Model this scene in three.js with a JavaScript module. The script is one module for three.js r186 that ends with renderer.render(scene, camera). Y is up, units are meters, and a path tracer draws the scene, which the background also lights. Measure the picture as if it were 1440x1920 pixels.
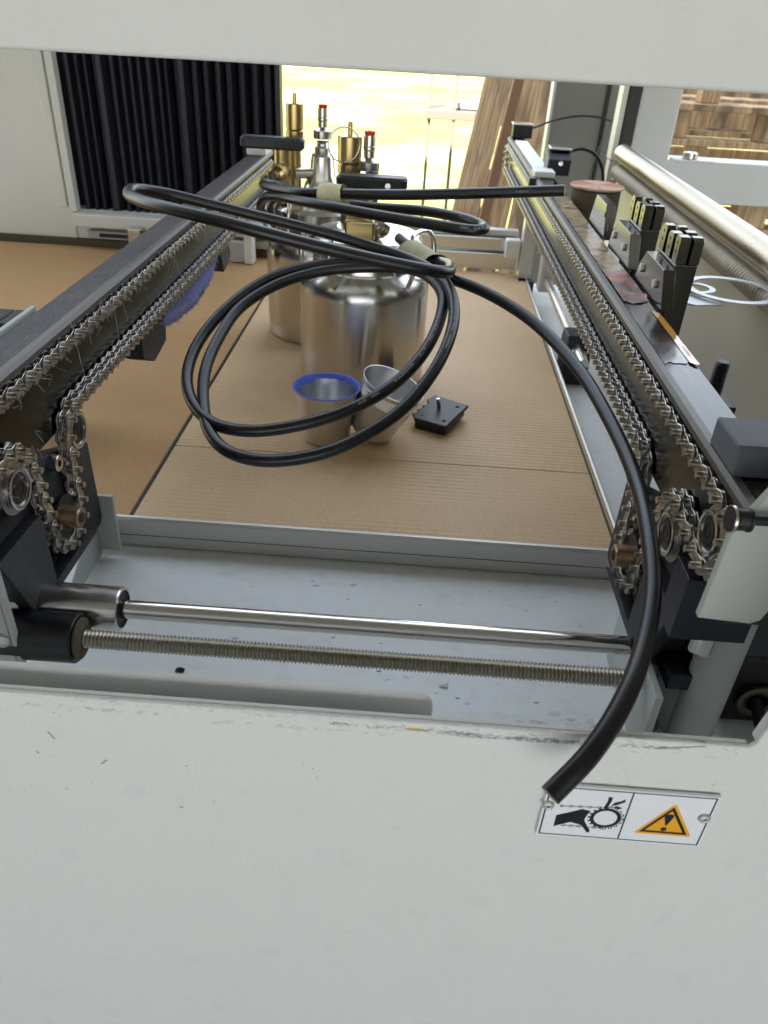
import * as THREE from 'three';
import { RoundedBoxGeometry } from 'three/addons/geometries/RoundedBoxGeometry.js';
import { mergeGeometries } from 'three/addons/utils/BufferGeometryUtils.js';

// ------------------------------------------------------------------ camera, sky, sun, exposure
const scene = new THREE.Scene();
const camera = new THREE.PerspectiveCamera(68.03, 0.75, 0.02, 400);
camera.position.set(0, 0.32, 0.2836);
camera.quaternion.setFromRotationMatrix(new THREE.Matrix4().makeBasis(
  new THREE.Vector3(0.9974, 0.0489, -0.05295), new THREE.Vector3(-0.06988, 0.83601, -0.54424), new THREE.Vector3(0.01766, 0.54653, 0.83725)));
camera.focus = 0.62;
camera.userData.fStop = 13;
scene.add(camera);

const renderer = new THREE.WebGLRenderer({ antialias: true });
renderer.toneMapping = THREE.LinearToneMapping;
renderer.toneMappingExposure = 7.3;
renderer.shadowMap.enabled = true;

{ // plain daylight sky: pale at the horizon, blue above
  const w = 128, h = 64, data = new Float32Array(w * h * 4);
  for (let j = 0; j < h; j++) for (let i = 0; i < w; i++) {
    const el = ((j + 0.5) / h - 0.5) * Math.PI, t = Math.max(0, Math.sin(el)), k = Math.pow(1 - t, 3);
    const c = [0.285 + 0.17 * k, 0.33 + 0.145 * k, 0.395 + 0.095 * k];
    data.set([c[0], c[1], c[2], 1], (j * w + i) * 4);
  }
  const t = new THREE.DataTexture(data, w, h, THREE.RGBAFormat, THREE.FloatType);
  t.mapping = THREE.EquirectangularReflectionMapping; t.magFilter = THREE.LinearFilter; t.minFilter = THREE.LinearFilter; t.needsUpdate = true;
  scene.background = t; scene.environment = t;
}
const sun = new THREE.DirectionalLight(0xfff6ea, 4.4);
sun.position.set(-3.2, 5.4, 7.4); sun.castShadow = true;
sun.shadow.mapSize.set(2048, 2048);
Object.assign(sun.shadow.camera, { left: -12, right: 12, top: 12, bottom: -12, near: 0.5, far: 40 });
scene.add(sun, sun.target);

// ------------------------------------------------------------------ helpers
let seed = 20240611;
const rnd = () => { seed = (seed * 1664525 + 1013904223) >>> 0; return seed / 4294967296; };
const rr = (a, b) => a + (b - a) * rnd();
const V = (a) => new THREE.Vector3(a[0], a[1], a[2]);
const taken = {};
function numbered(n) { const k = taken[n] = (taken[n] ?? -1) + 1; return k ? n + '_' + String(k).padStart(3, '0') : n; }
function boxUV(g) {            // uv in metres, projected along the dominant axis of each face
  g = g.index ? g.toNonIndexed() : g;
  const p = g.attributes.position, uv = new Float32Array(p.count * 2), a = new THREE.Vector3(), b = new THREE.Vector3(), c = new THREE.Vector3();
  for (let i = 0; i < p.count; i += 3) {
    a.fromBufferAttribute(p, i); b.fromBufferAttribute(p, i + 1); c.fromBufferAttribute(p, i + 2);
    const n = b.clone().sub(a).cross(c.clone().sub(a)), x = Math.abs(n.x), y = Math.abs(n.y), z = Math.abs(n.z);
    [a, b, c].forEach((q, k) => { uv[(i + k) * 2] = x > y && x > z ? q.z : q.x; uv[(i + k) * 2 + 1] = y >= x && y > z ? q.z : q.y; });
  }
  g.setAttribute('uv', new THREE.BufferAttribute(uv, 2));
  return g;
}
function mesh(name, geo, mat, parent) {
  if (Array.isArray(geo)) geo = geo.length > 1 ? mergeGeometries(geo.map((g) => { const q = g.index ? g.toNonIndexed() : g; for (const k of Object.keys(q.attributes)) if (!['position', 'normal', 'uv'].includes(k)) q.deleteAttribute(k); return q; })) : geo[0];
  const m = new THREE.Mesh(geo, mat);
  m.name = parent && parent !== scene ? name : numbered(name);
  m.castShadow = m.receiveShadow = true;
  (parent ?? scene).add(m);
  return m;
}
function thing(name, label, category, group, at = [0, 0, 0]) {
  const g = new THREE.Group(); g.name = numbered(name); g.position.set(...at);
  g.userData = { label, category }; if (group) g.userData.group = group;
  scene.add(g); return g;
}
function tag(o, label, category, group) { o.userData.label = label; o.userData.category = category; if (group) o.userData.group = group; return o; }
function struct(o) { o.userData.kind = 'structure'; return o; }
function box(x0, x1, y0, y1, z0, z1, r = 0.001) {
  const w = x1 - x0, h = y1 - y0, d = z1 - z0, g = r > 0 ? new RoundedBoxGeometry(w, h, d, 2, Math.min(r, w / 2.01, h / 2.01, d / 2.01)) : new THREE.BoxGeometry(w, h, d);
  g.translate((x0 + x1) / 2, (y0 + y1) / 2, (z0 + z1) / 2); return boxUV(g);
}
function shapeOf(pts, holes = []) {
  const s = new THREE.Shape(pts.map((p) => new THREE.Vector2(p[0], p[1])));
  for (const h of holes) s.holes.push(h);
  return s;
}
const circleHole = (x, y, r) => { const p = new THREE.Path(); p.absarc(x, y, r, 0, 2 * Math.PI, true); return p; };
function extrude(shape, depth, bevel = 0.0006) {
  const b = Math.min(bevel, depth / 3);
  const g = new THREE.ExtrudeGeometry(shape, { depth: depth - 2 * b, bevelEnabled: b > 0, bevelThickness: b, bevelSize: b, bevelOffset: -b, bevelSegments: 1, curveSegments: 10 });
  g.translate(0, 0, b); return g;
}
// polygon in (z, y) extruded along x
function extX(pts, x0, x1, holes, bevel) { const g = extrude(shapeOf(pts.map((p) => [-p[0], p[1]]), holes), x1 - x0, bevel); g.rotateY(Math.PI / 2); g.translate(x0, 0, 0); return boxUV(g); }
function extZ(pts, z0, z1, holes, bevel) { const g = extrude(shapeOf(pts, holes), z1 - z0, bevel); g.translate(0, 0, z0); return boxUV(g); }
function extY(pts, y0, y1, holes, bevel) { const g = extrude(shapeOf(pts.map((p) => [p[0], -p[1]]), holes), y1 - y0, bevel); g.rotateX(-Math.PI / 2); g.translate(0, y0, 0); return boxUV(g); }
function roundRect(x0, x1, y0, y1, r) {
  const o = [], n = 5; for (const [cx, cy, a] of [[x1 - r, y0 + r, -90], [x1 - r, y1 - r, 0], [x0 + r, y1 - r, 90], [x0 + r, y0 + r, 180]])
    for (let i = 0; i <= n; i++) { const t = (a + 90 * i / n) * Math.PI / 180; o.push([cx + r * Math.cos(t), cy + r * Math.sin(t)]); }
  return o;
}
function cylBetween(a, b, r0, r1 = r0, seg = 24, open = false) {
  const A = V(a), B = V(b), d = B.clone().sub(A), g = new THREE.CylinderGeometry(r1, r0, d.length(), seg, 1, open);
  g.applyQuaternion(new THREE.Quaternion().setFromUnitVectors(new THREE.Vector3(0, 1, 0), d.clone().normalize()));
  g.translate((A.x + B.x) / 2, (A.y + B.y) / 2, (A.z + B.z) / 2); return g;
}
// lathe round an axis from a along b; profile = [[radius, distance], ...]
function lathe(profile, a, dir = [0, 1, 0], seg = 32) {
  const g = new THREE.LatheGeometry(profile.map((p) => new THREE.Vector2(Math.max(p[0], 1e-5), p[1])), seg);
  g.applyQuaternion(new THREE.Quaternion().setFromUnitVectors(new THREE.Vector3(0, 1, 0), V(dir).normalize())); g.translate(...a); return g;
}
// profile with hard corners: duplicated points keep the creases crisp
const hard = (p) => p.flatMap((q, i) => (i && i < p.length - 1 ? [q, [q[0] + 1e-6, q[1] + 1e-6]] : [q]));
function tube(curve, r, seg, rad = 12) {
  const g = new THREE.TubeGeometry(curve, seg, r, rad, false), caps = [];
  for (const t of [0, 1]) {
    const c = new THREE.CircleGeometry(r, rad), d = curve.getTangentAt(t).multiplyScalar(t ? 1 : -1);
    c.applyQuaternion(new THREE.Quaternion().setFromUnitVectors(new THREE.Vector3(0, 0, 1), d)); const p = curve.getPointAt(t); c.translate(p.x, p.y, p.z); caps.push(c);
  }
  return mergeGeometries([g, ...caps].map((q) => q.toNonIndexed()));
}
const curveOf = (pts) => new THREE.CatmullRomCurve3(pts.map(V), false, 'centripetal');
const hexPrism = (a, dir, r, h) => lathe(hard([[0, 0], [r * 0.9, 0], [r, r * 0.1], [r, h - r * 0.1], [r * 0.9, h], [0, h]]), a, dir, 6);

// ------------------------------------------------------------------ procedural textures
const HN = 1024, perm = new Uint16Array(HN * 2);
{ const p = [...Array(HN).keys()]; for (let i = HN - 1; i > 0; i--) { const j = Math.floor(rnd() * (i + 1)); [p[i], p[j]] = [p[j], p[i]]; } for (let i = 0; i < HN * 2; i++) perm[i] = p[i % HN]; }
const hash = (x, y, s) => perm[(perm[(perm[((x % HN) + HN) % HN] + y % HN + HN) % HN] + s * 131) % HN] / (HN - 1);
function vnoise(x, y, px, py, s = 0) {       // tileable value noise
  const xi = Math.floor(x), yi = Math.floor(y), fx = x - xi, fy = y - yi, u = fx * fx * (3 - 2 * fx), v = fy * fy * (3 - 2 * fy);
  const a = ((xi % px) + px) % px, b = ((xi + 1) % px + px) % px, c = ((yi % py) + py) % py, d = ((yi + 1) % py + py) % py;
  return (hash(a, c, s) * (1 - u) + hash(b, c, s) * u) * (1 - v) + (hash(a, d, s) * (1 - u) + hash(b, d, s) * u) * v;
}
function fbm(u, v, fx, fy, oct, s = 0) { let t = 0, a = 0.5, n = 0; for (let o = 0; o < oct; o++) { t += a * vnoise(u * fx, v * fy, fx, fy, s + o * 7); n += a; a *= 0.55; fx *= 2; fy *= 2; } return t / n; }
function tex(w, h, fn, srgb, metres) {
  const d = new Uint8Array(w * h * 4);
  for (let j = 0; j < h; j++) for (let i = 0; i < w; i++) {
    let c = fn((i + 0.5) / w, (j + 0.5) / h); if (typeof c === 'number') c = [c, c, c];
    for (let k = 0; k < 3; k++) d[(j * w + i) * 4 + k] = Math.max(0, Math.min(255, Math.round(c[k] * 255)));
    d[(j * w + i) * 4 + 3] = 255;
  }
  const t = new THREE.DataTexture(d, w, h); t.wrapS = t.wrapT = THREE.RepeatWrapping; t.magFilter = THREE.LinearFilter; t.minFilter = THREE.LinearMipmapLinearFilter; t.generateMipmaps = true;
  if (srgb) t.colorSpace = THREE.SRGBColorSpace; if (metres) t.repeat.set(1 / metres[0], 1 / metres[1]); t.needsUpdate = true; return t;
}
function canvasTex(w, h, draw, srgb = true) {
  const c = document.createElement('canvas'); c.width = w; c.height = h; draw(c.getContext('2d'), w, h);
  const t = new THREE.CanvasTexture(c); if (srgb) t.colorSpace = THREE.SRGBColorSpace; t.magFilter = THREE.LinearFilter; return t;
}
const L = (r, g, b) => new THREE.Color().setRGB(r, g, b);
const mix = (a, b, t) => a.map((v, i) => v + (b[i] - v) * t);
const sm = (a, b, x) => { const t = Math.max(0, Math.min(1, (x - a) / (b - a))); return t * t * (3 - 2 * t); };
const S = (...c) => c.map((v) => v / 255);
const std = (o) => new THREE.MeshStandardMaterial(o);
const phy = (o) => new THREE.MeshPhysicalMaterial(o);

const peel = tex(512, 512, (u, v) => fbm(u, v, 90, 90, 2, 3), false, [0.12, 0.12]);
const fineGrain = tex(512, 512, (u, v) => 0.5 * fbm(u, v, 160, 160, 2, 5) + 0.5 * fbm(u, v, 12, 12, 3, 9), false, [0.1, 0.1]);
const coatMap = tex(512, 512, (u, v) => { const n = fbm(u, v, 5, 5, 5, 31), s = fbm(u, v, 60, 60, 2, 41); return mix(S(228, 228, 224), S(214, 213, 207), n * 0.5 + (s > 0.76 ? 0.12 : 0)); }, true, [0.5, 0.5]);
const brushX = tex(512, 512, (u, v) => 0.35 + 0.4 * fbm(u, v, 3, 220, 2, 11), false, [0.2, 0.1]);
const brushY = tex(512, 512, (u, v) => 0.25 + 0.35 * fbm(u, v, 200, 2, 2, 12), false, [1, 1]);
const layerBump = tex(256, 512, (u, v) => 0.55 + 0.35 * Math.sin(v * Math.PI * 2 * 40) + 0.4 * (fbm(u, v, 30, 60, 2, 15) - 0.5), false, [0.03, 0.03]);
const dustMap = tex(512, 512, (u, v) => { const n = fbm(u, v, 10, 10, 5, 21), s = fbm(u, v, 110, 110, 2, 23); return mix(S(12, 12, 15), S(96, 98, 104), sm(0.5, 0.95, n) * 0.4 + (s > 0.68 ? 0.5 : 0)); }, true, [0.09, 0.09]);
const steelDust = tex(256, 256, (u, v) => { const n = fbm(u, v, 8, 8, 4, 27); return mix(S(214, 209, 202), S(138, 130, 120), sm(0.4, 0.85, n)); }, true, [0.03, 0.03]);

const M = {
  coat: std({ color: 0xffffff, map: coatMap, roughness: 0.62, bumpMap: peel, bumpScale: 0.00016 }),
  coatGrey: std({ color: 0xc9ccca, map: coatMap, roughness: 0.6, bumpMap: peel, bumpScale: 0.00014 }),
  greyBox: std({ color: L(0.1, 0.105, 0.125), roughness: 0.65, bumpMap: fineGrain, bumpScale: 0.0001 }),
  alu: std({ color: L(0.62, 0.62, 0.6), metalness: 1, roughness: 0.38, roughnessMap: brushX, bumpMap: brushX, bumpScale: 0.00002 }),
  aluRaw: std({ color: L(0.58, 0.565, 0.53), metalness: 0.65, roughness: 0.5, bumpMap: brushX, bumpScale: 0.00003 }),
  steel: std({ color: L(0.62, 0.6, 0.57), metalness: 1, roughness: 0.22, bumpMap: fineGrain, bumpScale: 0.00001 }),
  jar: phy({ color: L(0.57, 0.55, 0.52), metalness: 1, roughness: 0.2, anisotropy: 0.8, anisotropyRotation: Math.PI / 2, bumpMap: brushX, bumpScale: 0.00002 }),
  cup: phy({ color: L(0.66, 0.655, 0.645), metalness: 1, roughness: 0.3, anisotropy: 0.6, anisotropyRotation: Math.PI / 2, bumpMap: fineGrain, bumpScale: 0.00003 }),
  chain: std({ color: 0xe2e2e4, map: steelDust, metalness: 1, roughness: 0.3, bumpMap: fineGrain, bumpScale: 0.00006 }),
  pin: std({ color: L(0.54, 0.49, 0.41), metalness: 1, roughness: 0.3 }),
  black: std({ color: L(0.0035, 0.0035, 0.0042), roughness: 0.45, bumpMap: fineGrain, bumpScale: 0.00005 }),
  blackGloss: std({ color: L(0.004, 0.004, 0.006), roughness: 0.3 }),
  printed: std({ color: 0xffffff, map: dustMap, roughness: 0.55, bumpMap: layerBump, bumpScale: 0.0004 }),
  navy: std({ color: L(0.004, 0.0055, 0.016), roughness: 0.45, bumpMap: layerBump, bumpScale: 0.00012 }),
  rubber: std({ color: L(0.004, 0.004, 0.0045), roughness: 0.34, bumpMap: fineGrain, bumpScale: 0.00002 }),
  brass: std({ color: L(0.5, 0.37, 0.17), metalness: 1, roughness: 0.28 }),
  bronze: std({ color: L(0.42, 0.28, 0.17), metalness: 1, roughness: 0.35, bumpMap: fineGrain, bumpScale: 0.00006 }),
  red: std({ color: L(0.62, 0.03, 0.015), roughness: 0.4 }),
  tape: std({ color: L(0.5, 0.46, 0.28), roughness: 0.75, bumpMap: fineGrain, bumpScale: 0.0003 }),
  galv: std({ color: L(0.62, 0.63, 0.65), metalness: 0.3, roughness: 0.45 }),
  brown: std({ color: L(0.1, 0.075, 0.045), roughness: 0.8, bumpMap: fineGrain, bumpScale: 0.0002 }),
  paper: std({ color: L(0.78, 0.76, 0.7), roughness: 0.85 }),
};

// ------------------------------------------------------------------ the place outside and an unseen roof added to shade the machine
{
  const gm = tex(1024, 1024, (u, v) => { const n = fbm(u, v, 12, 12, 5, 51), m = fbm(u, v, 6, 6, 3, 53); return mix(mix(S(116, 122, 58), S(160, 158, 92), sm(0.35, 0.65, n)), S(206, 198, 150), sm(0.55, 0.75, m) * 0.6); }, true, [14, 14]);
  const g = new THREE.PlaneGeometry(400, 400, 1, 1); g.rotateX(-Math.PI / 2); g.translate(0, -1.05, 0);
  struct(mesh('ground', boxUV(g), std({ map: gm, roughness: 0.95 })));
  struct(mesh('concrete_floor', box(-9, 9, -1.046, -1.03, -2.4, 14, 0), std({ color: L(0.32, 0.355, 0.4), roughness: 0.9, bumpMap: fineGrain, bumpScale: 0.0004 })));  // unseen floor, run forward and tinted bluish to cool its bounced light
  const roof = thing('added_shed', 'unseen roof, posts and two side walls added round the machine to shape its light', 'added_shed');  // added enclosure, never in view; its extents balance front and rear light
  const rm = std({ color: L(0.26, 0.25, 0.24), roughness: 0.85 });
  mesh('roof_deck', box(-3.6, 3.6, 1.75, 1.83, -1.1, 6.6, 0.01), rm, roof);
  for (const x of [-3.55, 3.55]) mesh('side_wall', box(x - 0.03, x + 0.03, -1.03, 1.75, -1.0, 6.5, 0.01), std({ color: L(0.15, 0.125, 0.1), roughness: 0.85 }), roof);
  for (const [x, z] of [[-3.4, -1.0], [3.4, -1.0], [-3.4, 6.4], [3.4, 6.4]]) mesh('post', box(x - 0.06, x + 0.06, -1.03, 1.75, z - 0.06, z + 0.06, 0.008), rm, roof);
}

// ------------------------------------------------------------------ machine body
const whitePanelMap = canvasTex(2048, 1440, (c, w, h) => {      // x -0.62..0.42, y -0.56..0.17; scuffs and specks as in the photograph
  const X = (m) => (m + 0.62) / 1.04 * w, Yp = (m) => (0.17 - m) / 0.73 * h;
  c.fillStyle = 'rgb(222,222,218)'; c.fillRect(0, 0, w, h);
  for (let i = 0; i < 900; i++) { const q = 180 + rnd() * 50; c.fillStyle = `rgba(${q},${q},${q - 3},${rr(0.03, 0.1)})`; c.beginPath(); c.ellipse(rnd() * w, rnd() * h, rr(2, 20), rr(2, 14), rnd() * 3, 0, 7); c.fill(); }
  for (let i = 0; i < 110; i++) { c.fillStyle = `rgba(90,88,86,${rr(0.1, 0.45)})`; c.beginPath(); c.ellipse(rnd() * w, Yp(rr(-0.09, 0)), rr(0.5, 1.6), rr(0.4, 1.4), rnd() * 3, 0, 7); c.fill(); }
  const streak = (x0, x1, y, a, n) => { for (let i = 0; i < n; i++) { const x = rr(x0, x1), l = rr(0.0005, 0.006); c.strokeStyle = `rgba(58,60,68,${rr(0.08, 0.5) * a})`; c.lineWidth = rr(0.4, 1.6); c.beginPath(); c.moveTo(X(x), Yp(y + rr(-0.0016, 0.0016))); c.lineTo(X(x + l), Yp(y + rr(-0.0018, 0.0018))); c.stroke(); } };
  streak(-0.2, -0.12, -0.0085, 0.5, 40); streak(-0.1, 0.0, -0.011, 0.5, 40); streak(-0.03, 0.16, -0.0055, 1, 170); streak(0.03, 0.11, -0.0068, 1, 130); streak(-0.2, 0.19, -0.0025, 0.5, 90); streak(0.12, 0.19, -0.01, 0.5, 24);
  c.fillStyle = 'rgba(190,150,60,0.8)'; c.beginPath(); c.ellipse(X(0.018), Yp(-0.0055), 12, 2, 0, 0, 7); c.fill();
  c.strokeStyle = 'rgba(60,60,62,0.7)'; c.lineWidth = 1.6;
  for (const [a, b, d, e] of [[-0.19, -0.03, -0.187, -0.036], [-0.163, -0.055, -0.159, -0.051], [-0.2, -0.048, -0.199, -0.05], [-0.12, -0.09, -0.118, -0.091], [0.15, -0.006, 0.175, -0.0015]]) { c.beginPath(); c.moveTo(X(a), Yp(b)); c.lineTo(X(d), Yp(e)); c.stroke(); }
});
whitePanelMap.repeat.set(1 / 1.04, 1 / 0.73); whitePanelMap.offset.set(0.62 / 1.04, 0.56 / 0.73);
M.panel = std({ map: whitePanelMap, roughness: 0.58, bumpMap: peel, bumpScale: 0.00045 });

{ // front cover: sheet with a shallow U cut-out whose right side rises past the frame
  const pts = [[-0.62, -0.56], [0.42, -0.56], [0.42, 0.165], [0.2275, 0.165], [0.2012, 0.0035], [0.1985, 0], [-0.62, 0]];
  const c = thing('front_cover', 'large white powder coated front cover with scuffed top edge and notch', 'machine cover');
  mesh('panel', extZ(pts, -0.003, 0, [], 0.0006), M.panel, c);
  mesh('top_flange', box(-0.62, 0.1982, -0.0032, -0.0002, -0.006, -0.0031, 0.0005), M.coat, c);
  mesh('notch_flange', extZ([[0.2018, 0.002], [0.2048, 0.002], [0.2308, 0.165], [0.2278, 0.165]], -0.009, -0.0031, [], 0.0004), M.coat, c);
}
{ // inner flange behind the cover, ending in a rounded corner
  const p = [[-0.42, -0.075], [0.028, -0.075], [0.028, -0.009], [0.027, -0.0045], [0.0243, -0.001], [0.0205, 0.0008], [0.0175, 0.0013], [-0.42, 0.0013]];
  tag(mesh('inner_flange', extZ(p, -0.0225, -0.0195, [], 0.0008), M.coat), 'narrow white sheet strip with rounded end just behind the front cover edge', 'sheet strip');
}
const panMap = canvasTex(2048, 2048, (c, w, h) => {           // x -0.45..0.45, z -0.42..0.02 is covered by the marks seen
  const X = (m) => (m + 0.45) / 0.9 * w, Z = (z) => (0.02 - z) / 0.44 * h;
  c.fillStyle = 'rgb(226,227,226)'; c.fillRect(0, 0, w, h);
  for (let i = 0; i < 3600; i++) { c.fillStyle = `rgba(${140 + rnd() * 50},${138 + rnd() * 48},${132 + rnd() * 46},${rr(0.02, 0.07)})`; c.beginPath(); c.ellipse(rnd() * w, rnd() * h, rr(1, 26), rr(1, 20), rnd() * 3, 0, 7); c.fill(); }
  for (let i = 0; i < 600; i++) { c.fillStyle = `rgba(80,76,72,${rr(0.06, 0.3)})`; c.beginPath(); c.arc(rnd() * w, rnd() * h, rr(0.6, 2.6), 0, 7); c.fill(); }
  for (let i = 0; i < 26; i++) { c.fillStyle = `rgba(84,82,96,${rr(0.35, 0.8)})`; c.beginPath(); c.ellipse(X(rr(-0.2, 0.2)), Z(rr(-0.34, -0.06)), rr(2, 6), rr(2, 5), rnd() * 3, 0, 7); c.fill(); }
  for (let i = 0; i < 22; i++) { c.fillStyle = `rgba(128,128,226,${rr(0.2, 0.55)})`; c.beginPath(); c.ellipse(X(rr(-0.24, 0.2)), Z(rr(-0.34, -0.06)), rr(2, 14), rr(2, 9), rnd() * 3, 0, 7); c.fill(); }
  for (let i = 0; i < 260; i++) { c.fillStyle = `rgba(120,116,196,${rr(0.06, 0.3)})`; c.beginPath(); c.ellipse(X(rr(-0.23, 0.2)), Z(-0.349 + rr(-0.003, 0.004)), rr(3, 22), rr(1, 7), 0, 0, 7); c.fill(); }
  for (let i = 0; i < 300; i++) { c.fillStyle = `rgba(58,55,50,${rr(0.04, 0.16)})`; c.beginPath(); c.ellipse(X(0.17 + (rnd() + rnd() - 1) * 0.07), Z(-0.285 + (rnd() + rnd() - 1) * 0.05), rr(3, 26), rr(2, 18), rnd() * 3, 0, 7); c.fill(); }
});
panMap.wrapS = panMap.wrapT = THREE.MirroredRepeatWrapping; panMap.repeat.set(1 / 0.9, 1 / 0.44); panMap.offset.set(0.5, 0.42 / 0.44);
{
  const g = box(-1.25, 0.42, -0.172, -0.16, -1.42, -0.014, 0);
  // canvas rows run from z = 0.02 down to -0.42
  const uv = g.attributes.uv; const p = g.attributes.position; for (let i = 0; i < p.count; i++) uv.setY(i, -p.getZ(i) - 0.4);
  struct(mesh('base_pan', g, std({ map: panMap, roughness: 0.6, bumpMap: peel, bumpScale: 0.00018 })));
}
{ // crumbs lying on the pan
  const crumb = (name, label, x, z, r, m) => { const g = new THREE.IcosahedronGeometry(r, 1), p = g.attributes.position; for (let i = 0; i < p.count; i++) { const k = 0.7 + 0.6 * hash(Math.round(p.getX(i) * 9e4) + 500, Math.round(p.getY(i) * 9e4 + p.getZ(i) * 5e4) + 500, 3); p.setXYZ(i, p.getX(i) * k * 1.4, p.getY(i) * k * 0.6, p.getZ(i) * k); } g.computeVertexNormals(); g.translate(x, -0.1598 + r * 0.4, z); tag(mesh(name, g, m), label, 'crumb'); };
  const a = [-0.1773, -0.16, -0.1796], b = [0.0498, -0.16, -0.1849];
  crumb('dark_crumb', 'tiny black crumb on the pan below the threaded rod', a[0], a[2], 0.0028, std({ color: L(0.01, 0.01, 0.01), roughness: 0.8 }));
  crumb('pale_chip', 'tiny pale paint chip on the pan right of centre', b[0], b[2], 0.0028, std({ color: L(0.7, 0.7, 0.7), roughness: 0.8 }));
}
{ // top cross beam
  const b = thing('cross_beam', 'wide white beam crossing the top of the picture', 'beam');
  mesh('beam_face', box(-0.9, 0.75, 0.289, 0.52, -0.36, -0.3, 0.004), M.coat, b);
}
{ // rear frame left: white wall panel, strip, bellows, bottom bar
  const w = thing('rear_wall', 'white rear wall panel at far left beside the black bellows', 'wall panel');
  mesh('panel', box(-1.3, -0.732, -0.155, 0.62, -1.42, -1.38, 0.002), M.coat, w);
  mesh('lower_panel', box(-0.7315, -0.30, -0.155, -0.055, -1.42, -1.385, 0.002), M.coat, w);
  mesh('edge_strip', box(-0.757, -0.738, -0.05, 0.62, -1.3795, -1.366, 0.003), M.coat, w);
  mesh('base_strip', box(-1.3, -0.30, -0.1555, -0.113, -1.3795, -1.372, 0.001), M.brown, w);
  mesh('edge_strip', box(-0.731, -0.716, -0.055, 0.62, -1.384, -1.36, 0.002), M.coat, w);
  const bm = std({ color: L(0.012, 0.014, 0.024), roughness: 0.48, bumpMap: fineGrain, bumpScale: 0.0002 });
  const be = thing('bellows', 'black pleated bellows curtain hanging at the rear left', 'bellows');
  mesh('backing', box(-0.745, -0.29, -0.15, 0.62, -1.44, -1.422, 0.001), M.black, be);  // added sheet that stops daylight showing through gaps round the pleats
  let x = -0.714;
  const widths = [0.022, 0.016, 0.015, 0.034, 0.019, 0.017, 0.016, 0.017, 0.02, 0.016, 0.015, 0.036, 0.022, 0.021, 0.022, 0.023, 0.024, 0.024, 0.026];
  const k = 0.418 / widths.reduce((a, b) => a + b, 0);
  for (const w0 of widths) {
    const wd = w0 * k, d = rr(0.012, 0.02);
    mesh('pleat', extY([[x, -1.415], [x + wd, -1.415], [x + wd * 0.97, -1.402], [x + wd * 0.72, -1.402 + d * 0.85], [x + wd * 0.5, -1.402 + d], [x + wd * 0.3, -1.402 + d * 0.8]].map((p) => [p[0], p[1]]).reverse(), -0.0546, 0.62, [], 0.0008), bm, be);
    x += wd;
  }
  tag(mesh('bellows_end_profile', box(-0.2955, -0.285, -0.05, 0.62, -1.42, -1.385, 0.002), M.black), 'slim black profile closing the right side of the bellows', 'profile');
  const br = thing('bellows_rail', 'white bottom rail under the bellows with a grey clamp block', 'rail');
  mesh('rail_bar', box(-0.722, -0.30, -0.082, -0.0565, -1.384, -1.345, 0.003), M.coat, br);
  mesh('slot_bar', box(-0.70, -0.30, -0.108, -0.092, -1.384, -1.36, 0.002), M.coatGrey, br);
  mesh('slot', box(-0.675, -0.61, -0.104, -0.096, -1.36, -1.3585, 0.0005), M.black, br);
  mesh('clamp_block', box(-0.598, -0.57, -0.112, -0.072, -1.3445, -1.315, 0.003), M.alu, br);
  const sb = thing('cable_bracket', 'small white bracket with thin grey cable beside the steel jar', 'bracket');
  mesh('plate', box(-0.352, -0.335, -0.125, -0.06, -1.335, -1.30, 0.002), M.coat, sb);
  mesh('foot', box(-0.385, -0.3525, -0.125, -0.085, -1.33, -1.31, 0.002), M.coatGrey, sb);
  mesh('cable', tube(curveOf([[-0.335, 0.012, -1.12], [-0.33, -0.03, -1.2], [-0.35, -0.055, -1.27], [-0.40, -0.065, -1.31]]), 0.0035, 24, 8), M.coatGrey, sb);
}
{ // rear sill extrusion between the wall and the rail post
  const e = thing('rear_sill', 'ribbed aluminium extrusion lying across the rear opening', 'extrusion');
  mesh('lower_profile', box(-0.284, 0.215, -0.12, -0.088, -1.42, -1.365, 0.002), M.alu, e);
  mesh('upper_profile', box(-0.284, 0.215, -0.086, -0.06, -1.42, -1.38, 0.002), M.alu, e);
  mesh('top_rib', box(-0.284, 0.215, -0.058, -0.046, -1.42, -1.395, 0.002), M.aluRaw, e);
  mesh('end_block', box(0.185, 0.215, -0.088, -0.052, -1.362, -1.335, 0.003), M.coat, e);
  const p = thing('rail_post', 'upright aluminium post carrying the far end of the right rail', 'post');
  mesh('column', box(0.2165, 0.242, -0.125, 0.01, -1.36, -1.325, 0.002), M.aluRaw, p);
  mesh('foot_block', box(0.2165, 0.25, -0.16, -0.126, -1.37, -1.31, 0.002), M.black, p);
  mesh('cap_screw', lathe(hard([[0, 0], [0.008, 0], [0.008, 0.008], [0.005, 0.01], [0, 0.01]]), [0.252, -0.06, -1.31], [0.3, 0.2, 1], 16), M.steel, p);
  const t = tag(mesh('stop_block', box(0.248, 0.276, -0.125, -0.055, -1.27, -1.235, 0.003), M.aluRaw), 'small upright aluminium block beside the rail post foot', 'block');
}
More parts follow.
